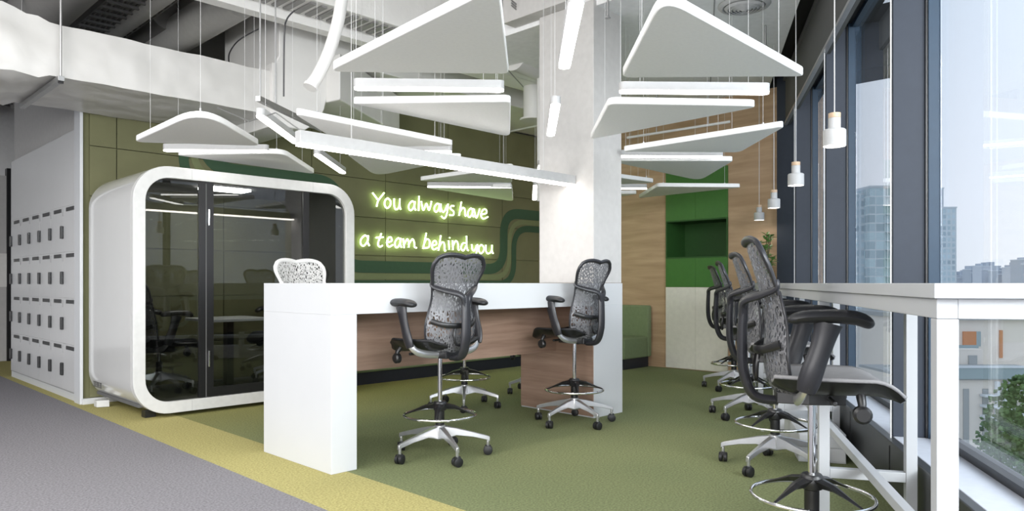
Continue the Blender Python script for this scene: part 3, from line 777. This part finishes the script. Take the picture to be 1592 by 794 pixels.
panel([(900, 302), (995, 301), (940, 309)], [.04, .05, .05], 'farthest thin white panel edge beside the pillar')

def linear(pa, pb, label, z=ZP, w=.030, name='linear_lamp'):
    a = at_z(*pa, z); b = at_z(*pb, z); c = (a+b)/2; d = (b-a); L = d.length
    o = empty(name, (c.x, c.y, z), math.atan2(d.y, d.x), label, 'lamp', 'slim linear lamps hung between the ceiling panels')
    def stad(w_, L_): return [(L_/2-w_+w_*math.cos(q), w_*math.sin(q)) for q in [R(-90+18*k) for k in range(11)]]+[(-L_/2+w_+w_*math.cos(q), w_*math.sin(q)) for q in [R(90+18*k) for k in range(11)]]
    MB().prism(stad(w, L), .0105, .055).build('housing', M['lampw'], o, smooth=True)
    MB().prism(stad(w*.9, L-.006), 0, .010).build('diffuser', M['lit'], o, smooth=True)
    for s_ in (-1, 1):
        x = s_*L*.36; wp = c+d.normalized()*x
        MB().tube([(x, 0, .055), (x, 0, top_at(wp)-z)], .0012, 6).build('suspension_wire', M['wire'], o)
    return o
linear((550, 139), (784, 142), 'lit linear lamp under the large top centre panel')
linear((576, 236), (703, 237), 'lit linear lamp behind the long table lamp, left of centre')
linear((664, 291), (795, 292), 'lit linear lamp just above the neon word have')
linear((254, 235), (418, 236), 'lit linear lamp between the two panels over the pod')
linear((403, 181), (462, 224), 'slanting lit lamp beside the hanging steel strut')
linear((492, 241), (534, 270), 'short slanting lit lamp over the right shoulder of the pod')
linear((962, 144), (1196, 146), 'lit linear lamp under the large top right panel')
linear((948, 244), (1124, 245), 'lit linear lamp right of the pillar at mid height')
linear((905, 293), (1006, 294), 'small lit linear lamp low beside the pillar')
linear((897, 5), (877, 108), 'upright-looking bright lamp in front of the pillar, top')
linear((864, 163), (856, 212), 'smaller bright lamp in front of the pillar, below the top one')
linear((833, 289), (831, 311), 'tiny bright lamp left of the pillar above the olive wall')
linear((842, 258), (838, 272), 'tiny bright lamp half hidden by the pillar')
# lamps of the same raft nearer to and behind the camera
# long table lamp
tl = empty('table_lamp_bar', (2.05, 3.69, 1.82), 0, 'long white linear lamp hung over the length of the bar table', 'lamp')
LL = 4.458-2.05
MB().box((0, -.03, .0145), (LL, .03, .085)).build('housing', M['lampw'], tl, bevel=.003)
MB().box((.004, -.028, 0), (LL-.004, .028, .014)).build('diffuser', M['litbar'], tl)
for x in (.35, LL-.35): MB().tube([(x, 0, .085), (x, 0, 2.02)], .002, 6).build('suspension_wire', M['wire'], tl)
MB().tube([(.02, .0, .085), (.05, .35, .25), (.15, .9, .30), (.2, 1.5, .5)], .004, 6).build('power_cable', M['steel'], tl)

# ---- pendants at window bar
def pendant(label, t, D=.65):
    p = WD(t, D); o = empty('pendant_lamp', (p.x, p.y, 1.735), 0, label, 'pendant lamp', 'white pendant lamps above the window bar')
    MB().lathe([(.046, .012), (.050, .004), (.053, .0), (.054, .004), (.054, .078), (.048, .084), (.029, .085), (.029, .140), (.02, .1405)], n=32).build('shade', M['lampw'], o, smooth=True)
    MB().lathe([(.0, .010), (.045, .0115)], n=24).build('light_source', M['bulb'], o)
    MB().lathe([(.029, .141), (.029, .165), (.004, .166)], n=24).build('wooden_cap', M['ash'], o, smooth=True)
    MB().tube([(0, 0, .166), (0, 0, 1.60)], .0028, 8).build('cord', M['wire'], o)
    MB().tube([(0, 0, 1.60), (0, 0, 2.11)], .0028, 8).build('cord', M['wire'], o)
    return o
for t, l in ((3.91, 'largest nearest white pendant lamp hung before the window fins'), (5.42, 'second white pendant lamp from the front over the window bar'),
             (6.99, 'third white pendant lamp from the front over the window bar'), (8.30, 'farthest small white pendant lamp, in front of the wood wall')):
    pendant(l, t, .65 if t < 8 else .62)
# blind cords beside the fins
for t, l in ((3.86, 'thin white blind cord beside the nearest window fin'), (5.80, 'thin white blind cord beside the middle window fin'), (7.58, 'thin white blind cord beside the far window fin')):
    p = WD(t, .895); o = empty('blind_cord', (p.x, p.y, .12), 0, l, 'cord', 'blind cords at the windows')
    MB().tube([(0, 0, .06), (0, 0, 2.66)], .0035, 6).build('cord', M['wire'], o)
    MB().tube([(0, 0, 0), (0, 0, .06)], .008, 8).build('weight', M['white'], o)

# ================================================================== SERVICES ABOVE
# wrapped rectangular duct along the green wall, with uneven wrap
def wrapped(name, label, u0, u1, v0, v1, z0, z1, amp=.02, seed=1, sag=None):
    rnd = random.Random(seed); N = int((u1-u0)/.07); o = empty(name, (u0, v0, z0), 0, label, 'air duct')
    ring = []
    for a_, b_, n in (((v0, z0), (v1, z0), 8), ((v1, z0), (v1, z1), 4), ((v1, z1), (v0, z1), 8), ((v0, z1), (v0, z0), 6)):
        for k in range(n): ring.append((a_[0]+(b_[0]-a_[0])*k/n, a_[1]+(b_[1]-a_[1])*k/n))
    ph = [rnd.uniform(0, 6.28) for _ in ring]
    vs = []; m = len(ring)
    cv, cz = (v0+v1)/2, (z0+z1)/2
    for i in range(N+1):
        u = u0+(u1-u0)*i/N
        for k, (v, z) in enumerate(ring):
            s_ = sag(u) if sag else 0
            w_ = amp*(.3+s_*3)*(math.sin(u*9+ph[k])*.5+math.sin(u*23+ph[k]*2)*.3+rnd.uniform(-.5, .5)*.4)
            dv, dz_ = (v-cv)/(v1-v0), (z-cz)/(z1-z0)
            vs.append((u-u0, v+dv*w_*2-v0, z+dz_*w_*2+(-.10*s_*(dz_ < 0)*(.5+.5*math.cos(dv*3)))+(.07*s_*(dz_ > 0))-z0))
    fs = [(i*m+k, i*m+(k+1) % m, (i+1)*m+(k+1) % m, (i+1)*m+k) for i in range(N) for k in range(m)]
    fs += [tuple(reversed(range(m))), tuple(N*m+k for k in range(m))]
    MB().add(vs, fs).build('casing', M['duct'], o, smooth=True)
    return o
def sag(u):
    a_ = max(0, 1-abs(u-.85)/.55); b_ = max(0, 1-abs(u-.1)/.5)
    return min(1, a_+b_*.8)
d1 = wrapped('air_duct', 'crumpled foil-wrapped rectangular duct running above lockers and pod', -3.2, 3.05, 5.93, 7.02, 2.525, 2.90, .018, 3, lambda u: .75*max(0, 1-abs(u-.9)/.5)**.5+.75*max(0, 1-abs(u+.4)/.9)**.5 if u < 1.36 else 0)
# hanger across the duct
hg = empty('duct_hanger', (1.42, 5.9, 2.48), 0, 'steel strut and rods cradling the wrapped duct near its crumpled part', 'hanger')
MB().box((-.02, -.05, 0), (.02, 1.12, .035)).build('strut', M['steel'], hg, bevel=.002)
for y in (-.03, 1.12): MB().tube([(0, y, .03), (0, y, 1.35)], .008, 8).build('rod', M['steel'], hg)
MB().lathe([(.018, -.015), (.018, .0)], (0, -.03, 0), 6).build('nut', M['blackm'], hg)
# vertical riser box and duct behind
rs = empty('duct_riser', (3.05, 5.9, 2.45), 0, 'bulky white duct bend dropping beside the wrapped duct end', 'air duct')
prof = [(0, .0), (.10, -.02), (.30, -.02), (.42, .06), (.50, .20), (.55, .42), (.62, .56), (.80, .62), (.80, 1.38), (.05, 1.38), (.05, .60), (0, .50)]
MB().prism_ax(prof, 0, 1.1).build('bend', M['duct2'], rs, smooth=True, bevel=.01)
MB().box((-.02, -.012, -.03), (.02, 1.11, .52)).build('flange', M['duct2'], rs, bevel=.003)
d2 = empty('air_duct', (3.86, 6.05, 3.17), 0, 'smooth white duct running high above the olive wall', 'air duct')
MB().box((0, 0, 0), (3.9, 1.0, .60)).build('casing', M['duct2'], d2, bevel=.01)
for u in (.9, 2.1, 3.3): MB().box((u, -.02, -.02), (u+.03, 1.02, .615)).build('flange', M['duct2'], d2)
d3 = empty('air_duct', (3.2, 5.62, 2.72), 0, 'white duct bulk behind the slanting lamp, meeting the olive wall', 'air duct')
MB().prism([(.4, .1), (1.7, .95), (1.9, 1.40), (.2, 1.40)], 0, .42).build('casing', M['duct2'], d3, bevel=.012)
# strut with rods
st = empty('steel_strut', (0, 0, 0), 0, 'thin steel channel hung on two long rods left of centre', 'hanger')
a = at_d(401, 153, 5.0); b = at_d(500, 212, 6.0); b.z = a.z
st.location = a; d = b-a; n_ = Vector((-d.y, d.x, 0)).normalized()*.018
MB().prism([tuple((-n_)[:2]), tuple((d-n_)[:2]), tuple((d+n_)[:2]), tuple(n_[:2])], -.018, .018).build('channel', M['steel'], st)
for q in (.03, .24): MB().tube([d*q, d*q+Vector((0, 0, 3.85-a.z))], .006, 8).build('rod', M['steel'], st)
# flexible white hose
h = empty('flexible_duct', (0, 0, 0), 0, 'curved white flexible hose hanging from the ceiling left of centre', 'hose')
pts = [at_d(x, y, 4.7) for x, y in ((534, -45), (531, 0), (524, 40), (510, 85), (494, 118), (484, 132))]
h.location = pts[-1]; pts = [p-h.location for p in pts]
MB().tube(catmull(pts, 8), .040, 16).build('hose', M['duct2'], h, smooth=True)
MB().tube([Vector((0, 0, 0)), Vector((-.01, 0, -.02))], .046, 16).build('collar', M['duct2'], h, smooth=True)
# pipes running away along the depth of the room
def pipe(label, px, py, z, r, m='pipe', v1=15.5, name='ceiling_pipe', v0=None):
    p = at_z(px, py, z); v_ = v0 if v0 else p.y
    o = empty(name, (p.x, v_, z), 0, label, 'pipe', 'pipes and ducts under the slab at the upper left')
    MB().tube([(0, 0, 0), (0, v1-v_, 0)], r, 20).build('run', M[m], o, smooth=True)
    n = int((v1-v_)/1.5)
    hb = MB()
    for k in range(n): hb.tube([(0, .6+k*1.5, r), (0, .6+k*1.5, 3.85-z)], .008, 6)
    hb.build('hanger_rods', M['steel'], o)
    return o
pipe('thick pale round duct crossing the upper left corner', 320, 28, 3.50, .17, v0=6.0)
pipe('slimmer pale pipe left of the thick round duct', 208, 26, 3.50, .085, v0=6.0)
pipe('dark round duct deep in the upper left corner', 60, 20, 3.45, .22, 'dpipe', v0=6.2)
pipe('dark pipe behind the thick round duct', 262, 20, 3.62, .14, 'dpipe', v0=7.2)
ct = empty('cable_tray', (0, 0, 0), 0, 'dark ribbed cable tray in the upper left corner', 'cable tray')
p = at_z(150, 15, 3.45); ct.location = (p.x, 6.3, 3.45)
MB().box((-.01, 0, 0), (.0, 8, .08)).box((.42, 0, 0), (.43, 8, .08)).build('side_rail', M['tray'], ct)
rg = MB()
for k in range(48): rg.box((0, k*.16, 0), (.42, k*.16+.03, .02))
rg.build('rungs', M['tray'], ct)
cbm = MB()
for k in range(9): cbm.tube([(.03+k*.045, 0, .035), (.035+k*.045, 8, .035)], .014, 8)
cbm.build('cables', M['tray'], ct, smooth=True)
# pipework crossing left to right above far wall
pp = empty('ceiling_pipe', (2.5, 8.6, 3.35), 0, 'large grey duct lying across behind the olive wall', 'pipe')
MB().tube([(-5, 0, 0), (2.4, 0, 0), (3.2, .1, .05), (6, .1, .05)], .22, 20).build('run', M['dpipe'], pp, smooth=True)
# round duct stub beside the pillar
q = at_d(800, 86, 7.2)
rd = empty('round_duct', q, 0, 'white round duct end seen between the top panel and the pillar', 'air duct')
ax = Vector((1, .12, 0)).normalized()
MB().tube([-ax*.0, ax*.9], .15, 24).build('tube', M['duct2'], rd, smooth=True)
MB().tube([-ax*.02, ax*.0], .155, 24).build('end_cap', M['duct2'], rd, smooth=True)
MB().tube([(0, 0, .14), (0, 0, top_at(q)-q.z)], .005, 6).build('rod', M['steel'], rd)
q = at_d(829, 165, 8.0)
rb = empty('round_duct', q, 0, 'white drum-shaped duct box left of the pillar above the olive wall', 'air duct')
MB().tube([(0, 0, -.14), (0, 0, .22)], .11, 24).build('tube', M['duct2'], rb, smooth=True)
MB().tube([(0, 0, -.16), (0, 0, -.14)], .15, 24).build('collar', M['duct2'], rb, smooth=True)
MB().tube([(.0, 0, .22), (0, 0, 3.85-q.z)], .03, 10).build('drop_pipe', M['duct2'], rb, smooth=True)
# vertical pipe left of pillar
q = at_d(838, 200, 7.5)
vp = empty('downpipe', (q.x, q.y, 0), 0, 'thin white vertical pipe just left of the pillar', 'pipe')
MB().tube([(0, 0, 1.9), (0, 0, 3.85)], .022, 12).build('pipe', M['duct2'], vp, smooth=True)
# round ceiling diffuser
def diffuser(px, py, z, label, rr=.19):
    p = at_z(px, py, z); o = empty('ceiling_vent', (p.x, p.y, z), 0, label, 'vent', 'round air vents in the white ceiling')
    MB().lathe([(rr*1.05, 0), (rr, -.012), (rr*.86, -.02), (rr*.84, -.004)], n=40).build('rim', M['lampw'], o, smooth=True)
    for k in range(5):
        r = rr*(.78-.15*k)
        MB().lathe([(r, -.018-.004*k), (r-.022, -.035-.004*k), (r-.026, -.031-.004*k), (r-.006, -.012-.004*k)], n=36).build('cone_ring', M['lampw'], o, smooth=True)
    MB().lathe([(rr*.82, -.003), (rr*.82, -.001)], n=32).build('backing', M['tray'], o)
diffuser(1157, 8, 3.215, 'round white air vent above the top right panel')
diffuser(1078, 178, 3.215, 'flat round vent near the wood wall, left of two', .16)
diffuser(1128, 172, 3.215, 'flat round vent near the wood wall, right of two', .16)
# sprinklers and thin pipes on low ceiling
def sprink(px, py, z, label):
    p = at_z(px, py, z); o = empty('sprinkler', (p.x, p.y, z), 0, label, 'sprinkler')
    MB().tube([(0, 0, 0), (0, 0, -.16)], .009, 10).build('drop', M['steel'], o, smooth=True)
    MB().lathe([(.022, -.175), (.022, -.17), (.008, -.16), (.008, -.15)], n=16).build('head', M['steel'], o, smooth=True)
sprink(1190, 40, 3.215, 'steel sprinkler drop by the windows, right of the round vent')
sprink(945, -8, 3.21, 'steel sprinkler drop beside the top of the pillar')
tp = empty('sprinkler_pipe', (0, 0, 0), 0, 'thin white pipe under the ceiling in front of the wood wall', 'pipe')
a = at_d(975, 214, 8.2); b = at_d(1135, 189, 7.6); tp.location = a
MB().tube([(0, 0, 0), b-a], .014, 10).build('run', M['duct2'], tp, smooth=True)
for q in (.3, .8): MB().tube([(b-a)*q, (b-a)*q+Vector((0, 0, 3.22-a.z-(b-a).z*q))], .006, 6).build('drop', M['steel'], tp)
# cables along the slab by the pillar
cc = empty('cable_run', (0, 0, 0), 0, 'bundle of thin cables sagging at the top beside the pillar', 'cable')
a = at_d(795, 8, 6.0); b = at_d(850, 40, 6.4); cc.location = a
for k in range(3):
    MB().tube(catmull([(0, 0, k*.02), (b-a)*.5+Vector((0, 0, -.04+k*.025)), (b-a)+Vector((0, 0, k*.015))], 6), .007, 6).build('cable', M['tray'], cc, smooth=True)
    
for lab, px in (('black cable hanging down in front of the dark recess above the foil duct', ((402, 45, 6.2), (372, 62, 6.2), (357, 82, 6.3), (356, 99, 6.4))),
                ('grey cable looping down a rod beside the duct bend', ((458, 16, 5.0), (446, 30, 5.0), (442, 55, 5.0), (441, 150, 5.05)))):
    P_ = [at_d(*q) for q in px]; o = empty('cable', P_[-1], 0, lab, 'cable')
    MB().tube(catmull([q-P_[-1] for q in P_], 8), .006, 6).build('sheath', M['frame'], o, smooth=True)

# ================================================================== GREEN WALL DECORATION
def ribbon(name, pix, w, m, label, yoff, rad=.28):
    P3 = [at_V(x, y, VG-.03) for x, y in pix]
    path = [(p.x, p.z) for p in P3]
    # make it run square to the wall panels
    o = empty(name, (path[0][0], VG-.028, path[0][1]), 0, label, 'wall stripe', 'felt stripes winding over the olive wall')
    # rounded centreline
    pts = []
    for i, p in enumerate(path):
        if i in (0, len(path)-1): pts.append(Vector(p)); continue
        p = Vector(p); a_ = (Vector(path[i-1])-p); b_ = (Vector(path[i+1])-p); la, lb = a_.length, b_.length; a_.normalize(); b_.normalize()
        t = min(rad, la*.48, lb*.48)
        for k in range(11):
            s_ = k/10; pts.append((p+a_*t)*(1-s_)**2+p*2*s_*(1-s_)+(p+b_*t)*s_**2)
    vs = []; n = len(pts)
    for i, p in enumerate(pts):
        d = (pts[min(i+1, n-1)]-pts[max(i-1, 0)]).normalized(); nn = Vector((-d.y, d.x))
        for s_ in (-1, 1):
            q = p+nn*w/2*s_
            for yy_ in (0, -yoff): vs.append((q.x-path[0][0], yy_, q.y-path[0][1]))
    fs = [(0, 1, 3, 2), ((n-1)*4, (n-1)*4+2, (n-1)*4+3, (n-1)*4+1)]
    for i in range(n-1):
        a_, b_ = i*4, (i+1)*4
        fs += [(a_, b_, b_+1, a_+1), (a_+2, a_+3, b_+3, b_+2), (a_+1, b_+1, b_+3, a_+3), (a_, a_+2, b_+2, b_)]
    MB().add(vs, fs).build('felt', m, o)
zt = lambda px, z: (px, HY-(z-H)*F/((VG-.03)/(FW[1]+RT[1]*(px-CX)/F)))
def wp(px, z, du=0):
    p = at_V(px, 440, VG-.03); U = p.x+du; V = VG-.03
    d = FW[0]*U+FW[1]*V; lat = RT[0]*U+RT[1]*V
    return (CX+F*lat/d, HY-(z-H)*F/d)
for off_, w_, mm_, l_ in ((0, .14, 'stripe1', 'wide dark green felt stripe winding across the olive wall'), (-.11, .07, 'stripe2', 'narrow pale olive felt stripe between the two dark ones'), (-.20, .09, 'stripe1', 'slimmer dark green felt stripe on the inside of the winding band')):
    path = [wp(318, 2.85, off_), wp(318, 2.17+off_, off_), wp(528, 2.17+off_, off_), wp(528, 1.24+off_, off_), wp(783, 1.24+off_, -off_), wp(783, 2.02+off_, -off_), wp(868, 2.02+off_)]
    ribbon('wall_stripe', path, w_, M[mm_], l_, .006, .30)

# ---- neon sign
ns = empty('neon_sign', (0, 0, 0), 0, 'glowing pale green neon lettering reading You always have a team behind you', 'neon sign')
GL = {
 'Y': [[(0, 1), (.45, .5)], [(1, 1), (.5, .45), (.35, 0)]],
 'o': [[(.5, 1), (.1, .75), (.05, .3), (.4, 0), (.85, .25), (.92, .7), (.5, 1)]],
 'u': [[(.05, 1), (.05, .35), (.3, .0), (.75, .25), (.85, 1)], [(.85, 1), (.85, .3), (1, 0)]],
 'a': [[(.85, .85), (.5, 1), (.1, .6), (.1, .15), (.4, .0), (.8, .45), (.88, 1)], [(.88, 1), (.8, .4), (1, 0)]],
 'l': [[(.6, 1), (.4, 0)]],
 'w': [[(0, 1), (.2, .0), (.5, .75), (.75, 0), (1, 1)]],
 'y': [[(.05, 1), (.1, .6), (.4, .45), (.8, .9)], [(.9, 1), (.75, .3), (.45, 0), (.1, .15)]],
 's': [[(.9, .95), (.4, .95), (.2, .7), (.8, .4), (.75, .05), (.05, .05)]],
 'h': [[(.35, 1), (.05, 0)], [(.1, .2), (.5, .55), (.8, .45), (.85, 0), (1, .02)]],
 'v': [[(0, 1), (.4, 0), (1, 1)]],
 'e': [[(.1, .45), (.8, .6), (.7, .98), (.3, .9), (.05, .4), (.35, .0), (1, .2)]],
 't': [[(.75, 1), (.35, .25), (.55, 0), (.9, .1)], [(.1, .68), (1, .72)]],
 'm': [[(.0, 1), (.08, .0)], [(.08, .4), (.3, .95), (.42, .6), (.42, .05)], [(.42, .4), (.68, .95), (.82, .6), (.85, .1), (1, 0)]],
 'b': [[(.5, 1), (.1, .0)], [(.12, .15), (.5, .6), (.9, .5), (.8, .1), (.12, .05)]],
 'i': [[(.3, .75), (.45, .0)], [(.55, .98), (.6, 1)]],
 'n': [[(.0, 1), (.05, 0)], [(.05, .4), (.45, .95), (.8, .7), (.85, .1), (1, 0)]],
 'd': [[(.7, .5), (.3, .5), (.05, .2), (.35, .0), (.75, .35)], [(.75, 1), (.8, .2), (1, 0)]],
}
TXT = [('Y', 240, 120, 350, 250), ('o', 352, 170, 415, 265), ('u', 442, 175, 508, 278), ('a', 578, 200, 650, 285), ('l', 668, 150, 690, 290), ('w', 702, 200, 800, 285), ('a', 822, 222, 885, 300), ('y', 885, 225, 965, 362), ('s', 968, 240, 1018, 335),
       ('h', 1058, 205, 1130, 335), ('a', 1140, 268, 1200, 350), ('v', 1203, 272, 1258, 357), ('e', 1265, 275, 1335, 366),
       ('a', 120, 525, 210, 622), ('t', 265, 505, 342, 632), ('e', 372, 540, 432, 632), ('a', 448, 550, 515, 638), ('m', 530, 555, 658, 642), ('b', 712, 502, 788, 650), ('e', 800, 575, 855, 658), ('h', 862, 525, 935, 668), ('i', 950, 545, 990, 658), ('n', 1000, 572, 1062, 662), ('d', 1075, 530, 1150, 668),
       ('y', 1180, 610, 1242, 718), ('o', 1246, 612, 1300, 694), ('u', 1312, 615, 1385, 696)]
ns.location = (5.0, VG-.06, 1.3)
for ch, x0, y0, x1, y1 in TXT:
    mb = MB(); leg = MB()
    for stc in GL[ch]:
        pts = []
        for (a_, b_) in stc:
            px = 540+(x0+(x1-x0)*a_)/6.108; py = 280+(y1-(y1-y0)*b_)/6.108
            pts.append(at_V(px, py, VG-.065)-ns.location)
        mb.tube(catmull(pts, 6) if len(pts) > 2 else pts, .0085, 8)
        for q in (pts[0], pts[-1]): leg.tube([q, Vector((q.x, VG-.029-ns.location.y, q.z))], .003, 6)
    lo = mb.build('letter', M['neon'], ns, smooth=True)
    leg.build('standoff', M['wire'], lo)

# ================================================================== PLANT
pl = empty('potted_plant', at_d(1186, 440, 7.75), 0, 'leafy green plant in a tall white planter in the corner by the wood wall', 'plant'); pl.location.z = 0
MB().lathe([(.10, 0), (.13, .02), (.15, .9), (.14, .92), (.135, .88)], n=24).build('planter', M['pot'], pl, smooth=True)
sm_ = MB(); lf = MB(); rnd = random.Random(5)
for k in range(9):
    a = rnd.uniform(0, 6.28); r_ = rnd.uniform(.04, .15); zt_ = rnd.uniform(1.30, 1.62)
    pts = catmull([(0, 0, .85), (r_*.3*math.cos(a), r_*.3*math.sin(a), 1.1), (r_*math.cos(a), r_*math.sin(a), zt_)], 6)
    sm_.tube(pts, .005, 6)
    for p in pts[5:]:
        for j in range(6):
            b_ = rnd.uniform(0, 6.28); el = rnd.uniform(-.3, .9); L_ = rnd.uniform(.05, .085)
            d_ = Vector((math.cos(b_)*math.cos(el), math.sin(b_)*math.cos(el), math.sin(el))); s_ = d_.cross(Vector((0, 0, 1))).normalized()*L_*.28
            lf.add([p, p+d_*L_*.5+s_, p+d_*L_+Vector((0, 0, -.01)), p+d_*L_*.5-s_], [(0, 1, 2, 3)])
sm_.build('stems', M['stem'], pl, smooth=True)
o = lf.build('foliage', M['leaf'], pl, solid=.001)

# ================================================================== OUTSIDE
GZ = -32
struct(MB().box((-600, -1500, GZ-1), (1800, 1200, GZ)).build('ground', M['street']))
def tower(name, label, d, x0, x1, ytop, depth, m, slabs=0, parts=None, base=GZ, yaw=0):
    a = at_d(x0, ytop, d); b = at_d(x1, ytop, d); c = (a+b)/2; w = (b-a).length; ht = a.z-base
    o = empty(name, (c.x, c.y, base), -YAW+yaw, label, 'building', None)
    MB().box((-w/2, 0, 0), (w/2, depth, ht)).build('body', m, o)
    MB().box((-w/2-.3, -.3, ht), (w/2+.3, depth+.3, ht+.6)).build('parapet', M['tband'], o)
    if slabs:
        n = int(ht/slabs)
        for k in range(max(0, n-26), n):
            MB().box((-w*.18, -1.2, k*slabs), (w/2+.2, -.01, k*slabs+.35)).build('balcony', M['tband'], o)
    return o, w, ht
o, w, ht = tower('tower', 'tall glass apartment tower with balconies seen through the middle window', 260, 1352, 1428, 291, 20, M['tower'], 3.2)
MB().box((-.3, -1.6, 0), (.5, -.02, ht)).build('mullion_strip', M['tband'], o)
tower('tower', 'lower grey wing at the left side of the tall glass tower', 264, 1322, 1348, 303, 18, M['tower2'])
tower('tower', 'narrow lattice tower seen in the right window beside the fin', 380, 1440, 1487, 323, 16, M['tower2'])
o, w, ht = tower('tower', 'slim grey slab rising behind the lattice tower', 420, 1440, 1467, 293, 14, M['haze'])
tower('tower', 'tower seen in the narrow gap between the far window fins', 300, 1262, 1300, 298, 20, M['tower2'])
rnd = random.Random(11)
x = 1485; k = 0
NM = ['long hazy roofline', 'stepped hazy block', 'low hazy hall', 'hazy office slab', 'pale hazy block', 'hazy terrace row']
spots = ['right beside the lattice tower', 'just right of that tower', 'in the middle of the skyline', 'right of the middle of the skyline', 'near the right edge of the window', 'at the far right edge of the view']
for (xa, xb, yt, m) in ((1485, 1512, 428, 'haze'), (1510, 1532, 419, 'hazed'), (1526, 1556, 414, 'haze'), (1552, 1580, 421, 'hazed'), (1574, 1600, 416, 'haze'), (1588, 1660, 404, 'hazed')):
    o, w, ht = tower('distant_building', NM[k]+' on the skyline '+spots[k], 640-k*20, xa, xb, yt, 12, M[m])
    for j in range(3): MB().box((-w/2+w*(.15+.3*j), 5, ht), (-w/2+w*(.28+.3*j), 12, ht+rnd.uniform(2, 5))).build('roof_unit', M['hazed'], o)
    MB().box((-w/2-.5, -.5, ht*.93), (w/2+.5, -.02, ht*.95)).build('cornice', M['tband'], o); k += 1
# near terraced building below
nb = empty('terraced_building', (0, 0, 0), -YAW, 'beige terraced building with glass balustrades and an orange wall, lower right', 'building')
c = at_d(1548, 440, 46); nb.location = (c.x, c.y, GZ)
def nz(y, d=44): return H-(y-HY)*d/F-GZ
def nx(x, d=44): return (x-CX)*d/F-(1548-CX)*46/F
B_ = 54
MB().box((nx(1440, B_), 8, 0), (nx(1800, B_), 30, nz(497, B_))).build('rear_block', M['beige'], nb)
MB().box((nx(1436, B_), 7.6, nz(497, B_)), (nx(1810, B_), 31, nz(490, B_))).build('roof_edge', M['roofm'], nb)
MB().box((nx(1480, B_), 12, nz(490, B_)), (nx(1640, B_), 20, nz(476, B_))).build('roof_unit', M['railg'], nb)
MB().box((nx(1496, B_), 7.85, nz(538, B_)), (nx(1516, B_), 7.98, nz(515, B_))).build('orange_wall', M['orange'], nb)
MB().box((nx(1516, B_), 7.85, nz(538, B_)), (nx(1523, B_), 7.98, nz(515, B_))).build('window', M['railg'], nb)
MB().box((nx(1553, B_), 7.85, nz(556, B_)), (nx(1557, B_), 7.98, nz(513, B_))).build('orange_wall', M['orange'], nb)
MB().box((nx(1440, 51), 5, 0), (nx(1527, 51), 7.84, nz(543, 51))).build('stair_block', M['beige'], nb)
MB().box((nx(1440, 51), 4.9, nz(541, 51)), (nx(1520, 51), 4.96, nz(536, 51))).build('stair_railing', M['railg'], nb)
MB().box((nx(1505, 51), 4.9, nz(566, 51)), (nx(1518, 51), 4.98, nz(552, 51))).build('vent_grille', M['roofm'], nb)
MB().box((nx(1420), -2, 0), (nx(1700), 4.89, nz(590))).build('front_block', M['beige'], nb)
MB().box((nx(1420), -2.2, nz(590)), (nx(1700), 4.89, nz(586))).build('terrace_floor', M['roofm'], nb)
MB().box((nx(1420), -2.3, nz(588)), (nx(1700), -2.22, nz(571))).build('balustrade', M['railg'], nb)
MB().box((nx(1420), -2.34, nz(571)), (nx(1700), -2.18, nz(568))).build('handrail', M['tband'], nb)
for xa in (1497, 1527, 1572, 1600): MB().box((nx(xa), -2.05, nz(760)), (nx(xa+9), -2.01, nz(604))).build('window', M['roofm'], nb)
for ya in (615, 631, 647, 663, 679, 695): MB().box((nx(1522), -2.6, nz(ya)), (nx(1540), -2.06, nz(ya-3))).build('balcony', M['tband'], nb)
for xa in (1545, 1556, 1566, 1585): MB().box((nx(xa), -2.35, nz(770)), (nx(xa+4), -2.06, nz(592))).build('pilaster', M['tband'], nb)
# building seen under the counter in the middle window
ob = empty('courtyard_building', (0, 0, 0), -YAW, 'pale glazed building low behind the middle window', 'building')
c = at_d(1358, 440, 70); ob.location = (c.x, c.y, GZ)
MB().box((-4, 0, 0), (6, 12, H-(478-HY)*70/F-GZ)).build('body', M['tower'], ob)
for k in range(6): MB().box((-3.6+k*1.6, -.4, 0), (-3.2+k*1.6, -.01, H-(480-HY)*70/F-GZ)).build('pilaster', M['tband'], ob)
for k in range(4): MB().box((-4, -.8, 10+k*4.5), (6, -.42, 10.5+k*4.5)).build('balcony', M['tband'], ob)
# trees
def treeo(px, d, ztop, label, seed):
    rnd = random.Random(seed); p = at_d(px, 440, d); o = empty('tree', (p.x, p.y, GZ), 0, label, 'tree', 'street trees below the window')
    hgt = ztop-GZ
    MB().tube([(0, 0, 0), (.1, 0, hgt*.6)], [.35, .2], 8).build('trunk', M['trunk'], o, smooth=True)
    mb = MB()
    for k in range(1500):
        a_ = rnd.uniform(0, 6.28); cz = rnd.uniform(-1, 1); rr = (1-cz*cz)**.5*rnd.uniform(.35, 1.05)
        c_ = Vector((math.cos(a_)*rr*1.7, math.sin(a_)*rr*1.7, hgt-2.4+cz*2.4)); s_ = rnd.uniform(.07, .17)
        u = Vector((rnd.uniform(-1, 1), rnd.uniform(-1, 1), rnd.uniform(-1, 1))).normalized(); v = u.orthogonal().normalized(); w_ = u.cross(v)
        mb.add([c_+v*s_, c_+w_*s_, c_-v*s_, c_-w_*s_, c_+u*s_*.6, c_-u*s_*.6], [(0, 1, 4), (1, 2, 4), (2, 3, 4), (3, 0, 4), (1, 0, 5), (2, 1, 5), (3, 2, 5), (0, 3, 5)])
    mb.build('crown', M['tree'], o)
treeo(1600, 31, -2.9, 'tree crown at the right edge in front of the terraced building', 1)
treeo(1572, 37, -5.6, 'lower tree crown left of the one at the right edge, before the terraced building', 2)
